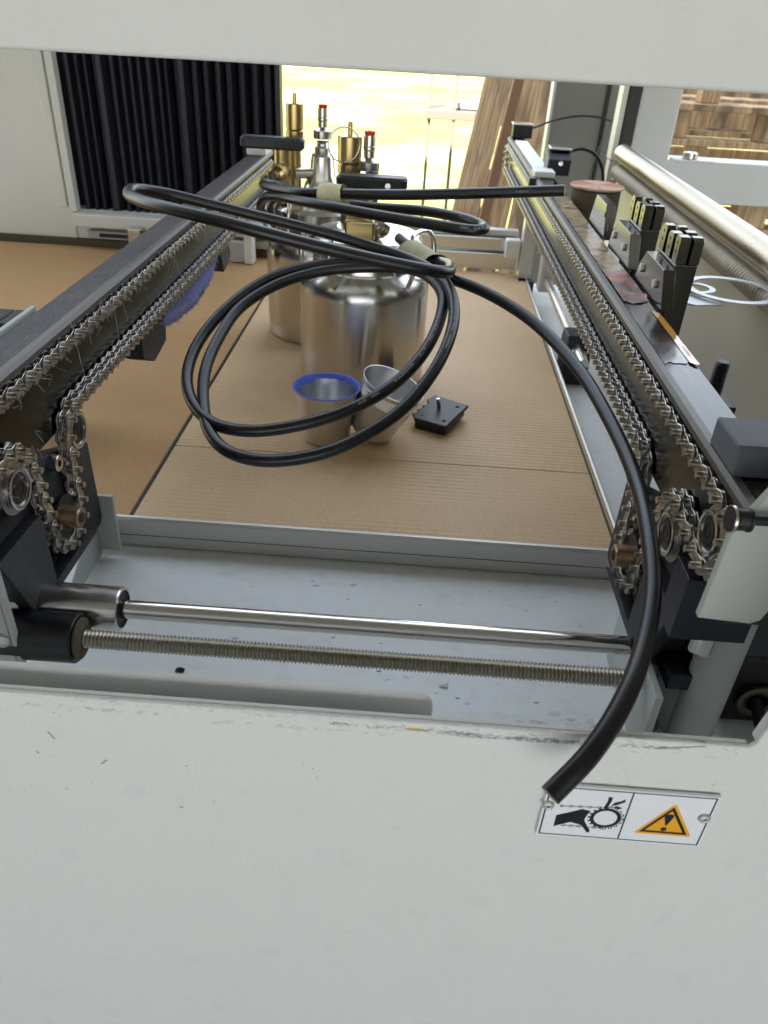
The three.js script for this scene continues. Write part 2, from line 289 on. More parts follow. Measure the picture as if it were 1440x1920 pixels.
// tray frame and cardboard
{
  const t = thing('tray_frame', 'shallow aluminium tray frame holding the brown cardboard', 'tray');
  mesh('front_bar', extX([[-0.352, -0.158], [-0.352, -0.127], [-0.3545, -0.1245], [-0.358, -0.1245], [-0.358, -0.158]], -0.62, 0.229, [], 0.0005), M.aluRaw, t);
  mesh('front_groove', box(-0.62, 0.228, -0.145, -0.1445, -0.352, -0.3516, 0), M.black, t);
  mesh('side_bar', extZ([[0.232, -0.158], [0.2365, -0.158], [0.2365, -0.1255], [0.2345, -0.1245], [0.232, -0.1265]], -1.36, -0.352, [], 0.0005), M.aluRaw, t);
  const cardTex = (base, dark, ribs, s) => tex(1024, 1024, (u, v) => {
    const f = fbm(u, v, 6, 9, 5, s), fi = fbm(u, v, 240, 60, 2, s + 3), rib = ribs * (0.5 + 0.5 * Math.sin(v * Math.PI * 2 * 50)) * sm(0.35, 0.6, fbm(u, v, 2, 3, 2, s + 5));
    const sp = fbm(u, v, 150, 150, 2, s + 8) > 0.8 ? 0.25 : 0;
    return mix(base, dark, Math.min(1, 0.25 * f + 0.35 * fi + rib + sp));
  }, true, [0.4, 0.4]);
  const ribBump = tex(64, 512, (u, v) => 0.5 + 0.35 * Math.sin(v * Math.PI * 2 * 50) * sm(0.3, 0.6, fbm(u, v, 2, 5, 2, 71)) + 0.3 * (fbm(u, v, 4, 40, 3, 73) - 0.5), false, [0.4, 0.4]);
  const cl = std({ map: cardTex(S(216, 184, 142), S(182, 147, 105), 0.2, 61), roughness: 0.6, bumpMap: ribBump, bumpScale: 0.0006 });
  const cd = std({ map: cardTex(S(192, 154, 108), S(160, 122, 80), 0.05, 81), roughness: 0.9, bumpMap: fineGrain, bumpScale: 0.0002 });
  // the right sheet: two panels that meet in a pressed fold, dark tape line along both long edges
  const c = thing('cardboard_sheet', 'pale corrugated cardboard sheet under the jars and cups', 'cardboard');
  mesh('sheet', box(-0.274, 0.2315, -0.1305, -0.1265, -0.5155, -0.3585, 0.0015), cl, c);
  mesh('sheet', box(-0.274, 0.2315, -0.1305, -0.1265, -1.362, -0.516, 0.0015), cl, c);
  mesh('edge_line', box(0.2255, 0.2285, -0.1268, -0.1262, -1.0, -0.36, 0), M.brown, c);
  const c2 = thing('cardboard_sheet', 'darker brown cardboard sheet on the left under the left rail', 'cardboard');
  mesh('sheet', box(-0.95, -0.2785, -0.1305, -0.1265, -1.365, -0.3585, 0.0015), cd, c2);
  const seam = tag(mesh('cardboard_seam', box(-0.2784, -0.2741, -0.1303, -0.1285, -1.36, -0.3586, 0), M.black), 'dark gap line between the two cardboard sheets', 'seam');
}

// ------------------------------------------------------------------ conveyor rails, chains and drives
const railFace = std({ color: L(0.085, 0.08, 0.07), metalness: 1, roughness: 0.26, bumpMap: fineGrain, bumpScale: 0.00004 });
const railTopDirty = std({ map: tex(512, 1024, (u, v) => { const n = fbm(u, v, 6, 12, 5, 91), st = fbm(u, v, 70, 3, 3, 93), s = fbm(u, v, 150, 150, 2, 95); return mix(mix(S(30, 24, 20), S(74, 56, 38), sm(0.45, 0.8, n) * 0.8), S(176, 160, 140), (s > 0.74 ? 0.5 : 0) + sm(0.62, 0.9, st) * 0.25); }, true, [0.06, 0.25]), roughness: 0.6, metalness: 0, bumpMap: fineGrain, bumpScale: 0.0003 });
const stripMat = std({ color: L(0.12, 0.115, 0.105), metalness: 0.8, roughness: 0.5, bumpMap: brushX, bumpScale: 0.00004 });
const amberTape = (hue, r) => phy({ color: hue, roughness: r, clearcoat: 1, clearcoatRoughness: 0.12, bumpMap: fineGrain, bumpScale: 0.0004 });

// one chain link: two waisted side plates and, on every second link, long pins towards the middle of the machine
const PITCH = 0.0151;
function plate(h, xa, xb, dir) {
  const a = PITCH / 2, o = [], n = 6;
  for (let i = 0; i <= n; i++) { const t = -Math.PI * 0.68 + i / n * Math.PI * 1.36; o.push([a + h * Math.cos(t), h * Math.sin(t)]); }
  o.push([0, h * 0.62]);
  for (let i = 0; i <= n; i++) { const t = Math.PI * 0.32 + i / n * Math.PI * 1.36; o.push([-a + h * Math.cos(t), h * Math.sin(t)]); }
  o.push([0, -h * 0.62]);
  const g = extrude(shapeOf(o), xb - xa, 0.0003); g.rotateY(Math.PI / 2); g.translate(dir > 0 ? xa : -xb, 0, 0); return boxUV(g);
}
function linkGeo(dir, outer) {   // dir: +1 pins point to +x
  const cyl = (x0, x1, r, z, seg = 10) => cylBetween([dir * x0, 0, z], [dir * x1, 0, z], r, r, seg), a = PITCH / 2, r = [];
  if (outer) { r.push(plate(0.0064, -0.0052, -0.0036, dir), plate(0.0064, 0.0036, 0.0052, dir)); }
  else { r.push(plate(0.0062, -0.0034, -0.002, dir), plate(0.0062, 0.002, 0.0034, dir), cyl(-0.002, 0.002, 0.0042, -a), cyl(-0.002, 0.002, 0.0042, a)); }
  return r;
}
const pinGeo = (dir) => [-1, 1].map((s) => cylBetween([dir * 0.005, 0, s * PITCH / 2], [dir * 0.0102, 0, s * PITCH / 2], 0.0026, 0.0026, 10));
function arc(out, cz, cy, r, a0, a1, n = 14) { for (let i = 0; i <= n; i++) { const a = (a0 + (a1 - a0) * i / n) * Math.PI / 180; out.push([cz + r * Math.cos(a), cy + r * Math.sin(a)]); } }
function chainPath(zRear) {
  const p = [[zRear, 0.081]];
  arc(p, -0.122, 0.0565, 0.0245, 90, -90);
  p.push([-0.15, 0.0375]);
  arc(p, -0.181, 0.015, 0.0275, 62, 178);
  arc(p, -0.2455, -0.052, 0.0265, 6, -176);
  arc(p, -0.2985, 0.0035, 0.0265, 0, 90);
  arc(p, zRear, 0.0558, 0.0252, 270, 90);
  return p;
}
function buildChain(root, x, dir, zRear) {
  const pts = chainPath(zRear), acc = [0];
  for (let i = 1; i < pts.length; i++) acc.push(acc[i - 1] + Math.hypot(pts[i][0] - pts[i - 1][0], pts[i][1] - pts[i - 1][1]));
  const total = acc[acc.length - 1], n = 2 * Math.round(total / PITCH / 2), step = total / n;
  const at = (s) => { s = ((s % total) + total) % total; let i = 1; while (i < acc.length - 1 && acc[i] < s) i++; const t = (s - acc[i - 1]) / (acc[i] - acc[i - 1]); return [pts[i - 1][0] + (pts[i][0] - pts[i - 1][0]) * t, pts[i - 1][1] + (pts[i][1] - pts[i - 1][1]) * t]; };
  const outer = mergeGeometries(linkGeo(dir, true).map((g) => { const q = g.index ? g.toNonIndexed() : g; return q; }));
  const inner = mergeGeometries(linkGeo(dir, false).map((g) => (g.index ? g.toNonIndexed() : g)));
  const pins = pinGeo(dir);
  for (let k = 0; k < n; k++) {
    const a = at(k * step), b = at((k + 1) * step), m = mesh('link', k % 2 ? inner : outer, M.chain, root);
    m.position.set(x, (a[1] + b[1]) / 2, (a[0] + b[0]) / 2);
    m.rotation.x = Math.atan2(-(b[1] - a[1]), b[0] - a[0]);
    if (k % 2 === 0) for (const g of pins) mesh('pin', g, M.pin, m);
  }
}
function sprocket(root, name, x, dir, z, y, r) {      // bearing wheel with a bright flange ring towards the middle
  const m = mesh(name, lathe(hard([[0, 0], [r, 0], [r, 0.007], [r * 0.7, 0.0075], [r * 0.7, 0.0105], [0, 0.0105]]), [x - dir * 0.0035, y, z], [dir, 0, 0], 28), M.chain, root);
  mesh('flange_ring', lathe(hard([[r * 0.66, 0.0106], [r * 0.8, 0.0106], [r * 0.8, 0.012], [r * 0.72, 0.0124], [r * 0.66, 0.012], [r * 0.66, 0.0106]]), [x - dir * 0.0035, y, z], [dir, 0, 0], 32), M.steel, m);
  mesh('hub', lathe([[0, 0.0112], [r * 0.12, 0.0112], [r * 0.13, 0.0108], [r * 0.3, 0.0108], [r * 0.31, 0.0113], [r * 0.42, 0.0113], [r * 0.43, 0.0107], [r * 0.6, 0.0107]].reverse(), [x - dir * 0.0035, y, z], [dir, 0, 0], 24), M.black, m);
  return m;
}
function railBody(root, xf, dir, z0, z1, topMat) {
  // xf: inner face; dir: towards the middle of the machine
  const b = (x0, x1, ...r) => box(Math.min(x0, x1), Math.max(x0, x1), ...r);
  mesh('rail_body', b(xf, xf - dir * 0.0235, 0.012, 0.0925, z1, z0, 0.001), railFace, root);
  mesh('top_plate', b(xf + dir * 0.004, xf - dir * 0.024, 0.0928, 0.0972, z1, z0, 0.0008), topMat, root);
  mesh('edge_strip', extZ([[xf + dir * 0.0042, 0.0915], [xf + dir * 0.0118, 0.0915], [xf + dir * 0.0118, 0.0955], [xf + dir * 0.0095, 0.0985], [xf + dir * 0.0042, 0.0985]].sort(() => 0), z1, z0, [], 0.0004), stripMat, root);
}
function driveUnit(root, x, dir) {
  // printed side plate behind the chain
  const px = x - dir * 0.006, q = (a, b) => [Math.min(a, b), Math.max(a, b)];
  const pl = mesh('side_plate', extX([[-0.128, 0.0118], [-0.14, -0.03], [-0.18, -0.113], [-0.322, -0.113], [-0.328, -0.107], [-0.326, -0.024], [-0.236, 0.0118]], ...q(px, px - dir * 0.011), [circleHole(0.2, -0.092, 0.0075)], 0.0006), M.printed, root);
  mesh('foot_rib', extX([[-0.157, -0.064], [-0.1795, -0.1128], [-0.235, -0.1128], [-0.235, -0.1], [-0.187, -0.1], [-0.17, -0.064]], ...q(px - dir * 0.0112, px - dir * 0.03), [], 0.0005), M.printed, root);
  mesh('lower_gusset', extX([[-0.131, -0.019], [-0.165, -0.0975], [-0.29, -0.0975], [-0.276, -0.088], [-0.203, -0.088], [-0.2, -0.021]], ...q(px + dir * 0.0002, px + dir * 0.0115), [], 0.0006), M.printed, root);
  sprocket(root, 'front_wheel', x - dir * 0.003, dir, -0.122, 0.0565, 0.019);
  sprocket(root, 'upper_sprocket', x - dir * 0.002, dir, -0.181, 0.015, 0.0205);
  sprocket(root, 'idler_wheel', x - dir * 0.0065, dir, -0.2985, 0.0035, 0.0205);
  const d = mesh('drive_sprocket', lathe(hard([[0, 0], [0.0195, 0], [0.0195, 0.004], [0, 0.004]]), [x - dir * 0.002, -0.052, -0.2455], [dir, 0, 0], 16), M.black, root);
  const hx = mesh('hex_shaft', hexPrism([x - dir * 0.004, -0.046, -0.236], [dir, 0, 0], 0.0095, 0.024), M.bronze, root);
  mesh('bore', lathe(hard([[0, 0.0243], [0.0045, 0.0243], [0.0045, 0.0246], [0, 0.0246]]), [x - dir * 0.004, -0.046, -0.236], [dir, 0, 0], 16), M.black, hx);
  mesh('cap_screw', lathe(hard([[0.003, 0.0055], [0.003, 0.0085], [0.0065, 0.0085], [0.007, 0.008], [0.007, 0], [0, 0]].reverse()), [px, -0.004, -0.252], [dir, 0, 0], 18), M.steel, root);
  mesh('cap_screw', lathe(hard([[0, 0], [0.0065, 0], [0.0065, 0.003], [0, 0.0035]]), [px - dir * 0.006, -0.092, -0.2], [dir, 0, 0], 18), M.steel, root);
}
{
  const r = thing('left_conveyor_rail', 'dark left conveyor rail with dirty brown top', 'conveyor rail');
  r.name = 'conveyor_rail';
  railBody(r, -0.292, 1, -0.1, -1.27, railTopDirty);
  mesh('end_clamp', box(-0.317, -0.281, 0.0975, 0.112, -1.285, -1.2, 0.004), M.coat, r);
  mesh('hanger_block', extX([[-0.50, 0.0118], [-0.59, 0.0118], [-0.582, -0.02], [-0.535, -0.028], [-0.5, -0.012]], -0.318, -0.2925, [], 0.001), M.printed, r);
  mesh('hanger_block', extX([[-0.87, 0.0118], [-0.925, 0.0118], [-0.92, -0.018], [-0.885, -0.022]], -0.318, -0.2925, [], 0.001), M.printed, r);
  const c = thing('conveyor_chain', 'roller chain with long pins running round the left rail', 'roller chain', 'roller chains on the rails');
  buildChain(c, -0.2852, 1, -1.245);
  const d = thing('drive_unit', 'black printed drive bracket with sprockets at front of left rail', 'drive bracket');
  driveUnit(d, -0.2852, 1);
}
{
  const r = thing('conveyor_rail', 'bronze tinted right conveyor rail carrying the black clamps', 'conveyor rail');
  taken.conveyor_rail = 1; r.name = 'conveyor_rail_001';
  railBody(r, 0.2085, -1, -0.088, -1.7, std({ map: tex(512, 1024, (u, v) => { const st = fbm(u, v, 40, 2, 3, 301), b = fbm(u, v, 5, 9, 5, 303), s = fbm(u, v, 120, 30, 2, 305); return mix(mix(S(22, 20, 18), S(46, 42, 38), sm(0.35, 0.7, st)), S(96, 78, 54), sm(0.56, 0.76, b) * 0.7 + (s > 0.78 ? 0.3 : 0)); }, true, [0.05, 0.22]), roughness: 0.2, roughnessMap: tex(256, 512, (u, v) => 0.08 + 0.9 * fbm(u, v, 30, 4, 4, 307) * fbm(u, v, 4, 8, 3, 309) * 1.6, false, [0.05, 0.22]), metalness: 0.0, bumpMap: fineGrain, bumpScale: 0.0001 }));
  const c = thing('conveyor_chain', 'roller chain with long pins running round the right rail', 'roller chain', 'roller chains on the rails');
  buildChain(c, 0.2017, -1, -1.675);
  const d = thing('drive_unit', 'dark printed drive bracket with sprockets below front of right rail', 'drive bracket');
  driveUnit(d, 0.2017, -1);
  mesh('navy_block', box(0.193, 0.245, -0.03, 0.022, -0.145, -0.118, 0.001), M.navy, d);
  mesh('navy_foot', box(0.214, 0.246, -0.1, -0.085, -0.175, -0.14, 0.001), M.navy, d);
  mesh('rear_web', box(0.236, 0.246, -0.0848, -0.0285, -0.2, -0.16, 0.001), M.black, d);
  mesh('hex_nut', hexPrism([0.229, -0.058, -0.142], [0, 1, 0], 0.011, 0.028), M.steel, d);
}
// tape stuck on the right rail: amber, brown and clear lengths
{
  const strip = (label, name, x0, x1, z0, z1, m, n, amp) => {
    const g = new THREE.PlaneGeometry(x1 - x0, z0 - z1, 10, n); g.rotateX(-Math.PI / 2); g.translate((x0 + x1) / 2, 0.0976, (z0 + z1) / 2);
    const p = g.attributes.position; for (let i = 0; i < p.count; i++) p.setY(i, p.getY(i) + amp * fbm(p.getX(i) * 9 + 3, p.getZ(i) * 7 + 9, 8, 8, 3, 3) );
    for (let i = 0; i < p.count; i++) if (Math.abs(p.getZ(i) - z0) < 1e-4 || Math.abs(p.getZ(i) - z1) < 1e-4) p.setZ(i, p.getZ(i) + 0.02 * (fbm(p.getX(i) * 14 + 5, p.getZ(i), 16, 16, 3, 8) - 0.5));
    g.computeVertexNormals(); return tag(mesh(name, boxUV(g), m), label, 'tape');
  };
  const grimeTex = tex(512, 512, (u, v) => { const n = fbm(u, v, 7, 7, 5, 101), f = fbm(u, v, 3, 40, 3, 103); return mix(mix(S(150, 108, 58), S(74, 48, 28), sm(0.4, 0.7, n)), S(206, 186, 150), sm(0.62, 0.8, f) * 0.5); }, true, [0.12, 0.12]);
  const filmTex = tex(512, 512, (u, v) => { const n = fbm(u, v, 6, 6, 5, 201), f = fbm(u, v, 24, 24, 3, 203); return mix(mix(S(150, 120, 76), S(74, 52, 32), sm(0.35, 0.7, n)), S(214, 196, 150), sm(0.6, 0.75, f) * 0.6); }, true, [0.12, 0.12]);
  strip('crumpled pale amber film on the right rail beside the clamps', 'amber_film', 0.2055, 0.2315, -0.56, -1.0, phy({ map: filmTex, color: 0xffffff, roughness: 0.26, metalness: 0.1, clearcoat: 0.6, clearcoatRoughness: 0.2, bumpMap: fineGrain, bumpScale: 0.0008 }), 60, 0.0022);
  strip('reddish brown stained film patch on the right rail', 'brown_film', 0.2055, 0.2315, -0.46, -0.57, phy({ map: grimeTex, color: 0xe0a080, roughness: 0.4, clearcoat: 0.5, clearcoatRoughness: 0.25, bumpMap: fineGrain, bumpScale: 0.0009 }), 24, 0.0035);
  strip('dark glossy amber tape on the right rail top', 'dark_tape', 0.2055, 0.2318, -0.305, -0.462, phy({ map: grimeTex, color: 0x5a3a1e, roughness: 0.18, clearcoat: 0.5, clearcoatRoughness: 0.12, bumpMap: fineGrain, bumpScale: 0.0002 }), 24, 0.0009);
  strip('narrow clear orange tape edge on the outer side of the right rail', 'orange_tape', 0.227, 0.2335, -0.30, -0.43, phy({ color: L(0.55, 0.26, 0.04), roughness: 0.18, clearcoat: 1 }), 12, 0.0022);
}
// cross shafts
{
  const zs = -0.18, ys = -0.0945;
  const s = thing('guide_shaft', 'smooth polished steel shaft crossing between the two drive brackets', 'shaft');
  mesh('shaft', cylBetween([-0.3, ys, zs], [0.193, ys, zs], 0.0077, 0.0077, 40), std({ color: L(0.62, 0.6, 0.57), metalness: 1, roughness: 0.14 }), s);
  mesh('end_collar', cylBetween([0.1935, ys, zs], [0.197, ys, zs], 0.0066, 0.0066, 24), M.black, s);
  const b = thing('linear_bushing', 'short thick brushed steel bushing on the left end of shaft', 'bushing');
  mesh('sleeve', lathe(hard([[0.0155, 0], [0.0175, 0], [0.0182, 0.0007], [0.0182, 0.0903], [0.0174, 0.0915], [0.0155, 0.0915]]), [-0.309, ys, zs], [1, 0, 0], 40), M.steel, b);
  mesh('seal', lathe(hard([[0.0078, 0.0895], [0.0115, 0.0895], [0.0155, 0.0905], [0.0155, 0.088]]), [-0.309, ys, zs], [1, 0, 0], 32), M.black, b);
  const zl = -0.147, yl = -0.0985, len = 0.49, x0 = -0.297, r = 0.0075, pitch = 0.003;
  const t = thing('lead_screw', 'threaded steel rod crossing in front of the smooth shaft', 'threaded rod');
  const prof = [[0, 0]]; for (let x = 0; x < len; x += pitch) prof.push([r - 0.0016, x], [r, x + pitch * 0.38], [r, x + pitch * 0.52], [r - 0.0016, x + pitch * 0.9]); prof.push([0, len]);
  mesh('thread', lathe(prof, [x0, yl, zl], [1, 0, 0], 24), std({ color: L(0.42, 0.385, 0.32), metalness: 1, roughness: 0.3, bumpMap: fineGrain, bumpScale: 0.00005 }), t);
  const n = thing('screw_nut', 'black plastic cylinder nut on the left end of threaded rod', 'nut');
  mesh('body', lathe(hard([[0, 0], [0.0185, 0], [0.0197, 0.001], [0.0197, 0.055], [0.0185, 0.056], [0.012, 0.056], [0.012, 0.05], [0, 0.05]]), [-0.297, yl, zl], [1, 0, 0], 40), M.blackGloss, n);
  mesh('end_ring', lathe(hard([[0.0076, 0.0565], [0.0165, 0.0565], [0.0165, 0.0585], [0.0105, 0.0605], [0.0076, 0.0605]]), [-0.297, yl, zl], [1, 0, 0], 28), M.brown, n);
  const p = thing('side_post', 'grey white upright plate with a button screw at left edge', 'plate');
  mesh('plate', extX([[-0.128, 0.02], [-0.128, -0.158], [-0.134, -0.158], [-0.134, 0.02]], -0.284, -0.2805, [], 0.0005), M.coatGrey, p);
  mesh('front_flange', box(-0.36, -0.2845, -0.158, 0.02, -0.131, -0.128, 0.0006), M.coatGrey, p);
  mesh('button_screw', lathe([[0, 0.0042], [0.003, 0.004], [0.0055, 0.0028], [0.0068, 0.0008], [0.0068, 0]].reverse(), [-0.291, -0.088, -0.1279], [0, 0, 1], 20), M.steel, p);
  const g = thing('support_angle', 'pale aluminium angle bracket standing behind the left drive bracket', 'bracket');
  mesh('web', extX([[-0.235, -0.158], [-0.30, -0.125], [-0.315, -0.085], [-0.334, -0.085], [-0.334, -0.158]], -0.303, -0.3, [], 0.0004), M.coatGrey, g);
  mesh('flange', box(-0.2995, -0.279, -0.15, -0.085, -0.334, -0.33, 0.0006), M.coatGrey, g);
}
// blue lint caught under the left rail
{
  const c = curveOf([[-0.298, 0.008, -0.55], [-0.299, 0.0, -0.60], [-0.3, -0.005, -0.66], [-0.299, -0.006, -0.72], [-0.298, 0.001, -0.80], [-0.297, 0.01, -0.86]]);
  const l = thing('lint_roll', 'fuzzy blue lint sausage hanging under the left rail', 'lint');
  const g = new THREE.TubeGeometry(c, 60, 0.016, 14, false), p = g.attributes.position, n = g.attributes.normal;
  for (let i = 0; i < p.count; i++) { const u = Math.floor(i / 15) / 60, k = -0.016 + 0.0135 * Math.pow(Math.sin(Math.PI * (0.04 + 0.92 * u)), 0.7) + 0.0022 * (rnd() - 0.5); p.setXYZ(i, p.getX(i) + n.getX(i) * k, p.getY(i) + n.getY(i) * k, p.getZ(i) + n.getZ(i) * k); }
  g.computeVertexNormals();
  const lm = std({ map: tex(256, 256, (u, v) => mix(S(176, 176, 208), S(120, 126, 206), fbm(u, v, 60, 8, 3, 111)), true), roughness: 1, bumpMap: fineGrain, bumpScale: 0.001 });
  lm.map.repeat.set(6, 1);
  mesh('core', g, lm, l);
  const hairs = [];
  for (let i = 0; i < 1400; i++) {
    const u = rr(0.06, 0.94), a = rnd() * 6.283, o = c.getPointAt(u), r = 0.0125 * Math.pow(Math.sin(Math.PI * u), 0.7), d = new THREE.Vector3(Math.cos(a), Math.sin(a), rr(-0.5, 0.5)).normalize(), s = o.clone().addScaledVector(d, r * 0.95), e = s.clone().addScaledVector(d, rr(0.001, 0.006)).add(new THREE.Vector3(rr(-1, 1), rr(-1, 1), rr(-1, 1)).multiplyScalar(0.002));
    hairs.push(cylBetween(s.toArray(), e.toArray(), 0.0004, 0.00015, 3, true).toNonIndexed());
  }
  const h = mesh('fibres', mergeGeometries(hairs), std({ color: L(0.45, 0.46, 0.66), roughness: 1 }), l); h.userData.kind = 'stuff';
}
// fine lint fibres and dust hanging on the left chain and rail
{
  const hairs = [];
  for (let i = 0; i < 150; i++) {
    const top = rnd() < 0.6, z = -0.15 - Math.pow(rnd(), 1.6) * 0.7, y = top ? 0.081 : 0.03, a = [-0.277 + rr(-0.006, 0.003), y + rr(-0.006, 0.005), z], k = rnd() < 0.12 ? 4 : 1;
    const c = curveOf([a, [a[0] + rr(-0.002, 0.004), a[1] + rr(-0.006, 0.004) * k, a[2] + rr(-0.006, 0.006)], [a[0] + rr(-0.003, 0.004), a[1] + rr(-0.012, 0.003) * k, a[2] + rr(-0.01, 0.01)]]);
    hairs.push(new THREE.TubeGeometry(c, 6, rr(0.00008, 0.00018), 3, false).toNonIndexed());
  }
  const h = mesh('lint_fibres', mergeGeometries(hairs), std({ color: L(0.5, 0.5, 0.52), roughness: 1 })); tag(h, 'fine grey lint fibres clinging to the left chain', 'lint'); h.userData.kind = 'stuff';
}
// bits beside the left rail at the picture's left edge
{
  const e = thing('cable_chain', 'black ribbed cable carrier end at the left picture edge', 'cable carrier');
  for (let i = 0; i < 9; i++) mesh('segment', box(-0.62 + i * 0.028, -0.5935 + i * 0.028, -0.03, 0.0, -0.60, -0.55, 0.002), M.black, e);
  tag(mesh('white_strip', box(-0.325, -0.321, 0.05, 0.0985, -0.34, -0.1, 0.001), M.coatGrey), 'thin white strip along the outer side of the left rail', 'strip');
}

// ------------------------------------------------------------------ jars, cups and loose parts on the cardboard
const TOP = -0.1265;
const zy = (p) => [p[2], p[1]];
function jarBody(root, x, z, r) {
  const b = [[0, 0], [r - 0.008, 0], [r - 0.003, 0.0015], [r, 0.007], [r, 0.13], [r - 0.0008, 0.138], [r - 0.004, 0.147], [r - 0.01, 0.155], [r - 0.0155, 0.16], [r - 0.018, 0.164], [r - 0.019, 0.173], [r - 0.018, 0.175], [r - 0.018, 0.179], [r - 0.03, 0.18], [0, 0.18]];
  mesh('body', lathe(b, [x, TOP, z], [0, 1, 0], 64), M.jar, root);
  const lid = mesh('lid', lathe(hard([[0, 0.1805], [r - 0.012, 0.1805], [r - 0.012, 0.196], [r - 0.018, 0.202], [r - 0.05, 0.21], [0, 0.212]]), [x, TOP, z], [0, 1, 0], 56), M.jar, root);
  for (const a of [0.5, 2.3]) {   // bail clamps
    const cx = x + (r - 0.006) * Math.cos(a), cz = z + (r - 0.006) * Math.sin(a), tx = -Math.sin(a), tz = Math.cos(a), w = 0.026;
    const P = (k, y, o = 0) => [cx + tx * k + Math.cos(a) * o, TOP + y, cz + tz * k + Math.sin(a) * o];
    mesh('bail_clamp', tube(curveOf([P(-w, 0.15, 0.0), P(-w, 0.175, 0.008), P(-w, 0.205, 0.004), P(-w * 0.8, 0.214, 0), P(w * 0.8, 0.214, 0), P(w, 0.205, 0.004), P(w, 0.175, 0.008), P(w, 0.15, 0)]), 0.0032, 40, 8), M.steel, root);
  }
  return lid;
}
function pushFitting(root, name, x, y, z, s, hex) {       // push-in connector with a red release ring
  const f = mesh(name, lathe(hard([[0.005 * s, 0], [0.0075 * s, 0.004 * s], [0.0075 * s, 0.012 * s], [0.0085 * s, 0.014 * s], [0.0085 * s, 0.017 * s], [0.008 * s, 0.018 * s], [0.008 * s, 0.031 * s], [0, 0.031 * s]]), [x, y, z], [0, 1, 0], 24), M.steel, root);
  mesh('hex', hexPrism([x, y - hex * s, z], [0, 1, 0], 0.0165 * s, hex * s), M.steel, f);
  mesh('release_ring', lathe(hard([[0, 0.0312 * s], [0.0068 * s, 0.0312 * s], [0.0078 * s, 0.036 * s], [0.0045 * s, 0.036 * s], [0.0045 * s, 0.032 * s]]), [x, y, z], [0, 1, 0], 20), M.red, f);
  return f;
}
function reliefValve(root, x, y0, yHex, yBody, yTop, z, r) {
  const v = mesh('relief_valve', lathe(hard([[r * 0.7, 0], [r * 0.7, yHex - y0], [r * 0.8, yHex - y0 + 0.012], [r, yHex - y0 + 0.014], [r, yBody - y0 - 0.001], [r * 0.94, yBody - y0], [0, yBody - y0]]), [x, y0, z], [0, 1, 0], 28), M.brass, root);
  mesh('hex', hexPrism([x, yHex, z], [0, 1, 0], r * 1.12, 0.0125), M.brass, v);
  mesh('stem', lathe(hard([[0.0032, 0], [0.0032, yTop - yBody - 0.001], [0.0025, yTop - yBody], [0, yTop - yBody]]), [x, yBody, z], [0, 1, 0], 14), M.brass, v);
  return v;
}
{
  const j = thing('pressure_jar', 'large brushed steel jar standing in front behind the cups', 'steel jar', 'steel pressure jars');
  const x = -0.068, z = -0.772, lid = jarBody(j, x, z, 0.0895), top = TOP + 0.21;
  reliefValve(j, -0.094, top - 0.004, 0.146, 0.19, 0.206, -0.79, 0.0155);
  mesh('pull_ring', new THREE.TorusGeometry(0.0205, 0.0009, 8, 40).rotateY(0.35).translate(-0.1, 0.181, -0.772), M.steel, j);
  mesh('fitting_stem', cylBetween([-0.064, top - 0.004, -0.785], [-0.064, 0.152, -0.785], 0.009, 0.009, 20), M.steel, j);
  pushFitting(j, 'push_fitting', -0.0685, 0.163, -0.785, 0.95, 0.013);
  const lv = mesh('valve_lever', extY(roundRect(-0.105, -0.016, -0.752, -0.722, 0.008), 0.139, 0.153, [], 0.003), M.black, j);
  for (let i = 0; i < 16; i++) mesh('grip_rib', box(-0.1 + i * 0.0043, -0.098 + i * 0.0043, 0.141, 0.151, -0.7222, -0.7205, 0.0004), M.black, lv);
  mesh('lever_stud', cylBetween([-0.04, 0.1445, -0.7245], [-0.04, 0.1445, -0.719], 0.0035, 0.0035, 12), M.steel, lv);
  mesh('valve_body', cylBetween([-0.075, top - 0.004, -0.738], [-0.075, 0.1388, -0.738], 0.012, 0.012, 20), M.brass, j);
  // brass outlet with compression nut for the hose
  const a = [-0.0814, 0.0977, -0.764], b = [-0.0257, 0.0955, -0.6801], A = V(a), B = V(b), d = B.clone().sub(A).normalize().toArray();
  const o = mesh('brass_outlet', hexPrism(a, d, 0.0145, 0.042), M.brass, j);
  mesh('compression_nut', hexPrism(A.clone().addScaledVector(V(d), 0.0425).toArray(), d, 0.0165, 0.016), M.brass, o);
  mesh('collar', lathe(hard([[0.0095, 0], [0.0105, 0.001], [0.0105, 0.011], [0.0075, 0.014], [0.0068, 0.014]]), A.clone().addScaledVector(V(d), 0.059).toArray(), d, 20), M.steel, o);
  mesh('outlet_block', box(-0.088, -0.052, 0.086, 0.112, -0.705, -0.672, 0.003), M.brass, o);
  mesh('feed_pipe', cylBetween([-0.07, 0.088, -0.765], [-0.07, 0.098, -0.70], 0.009, 0.009, 16), M.brass, j);
}
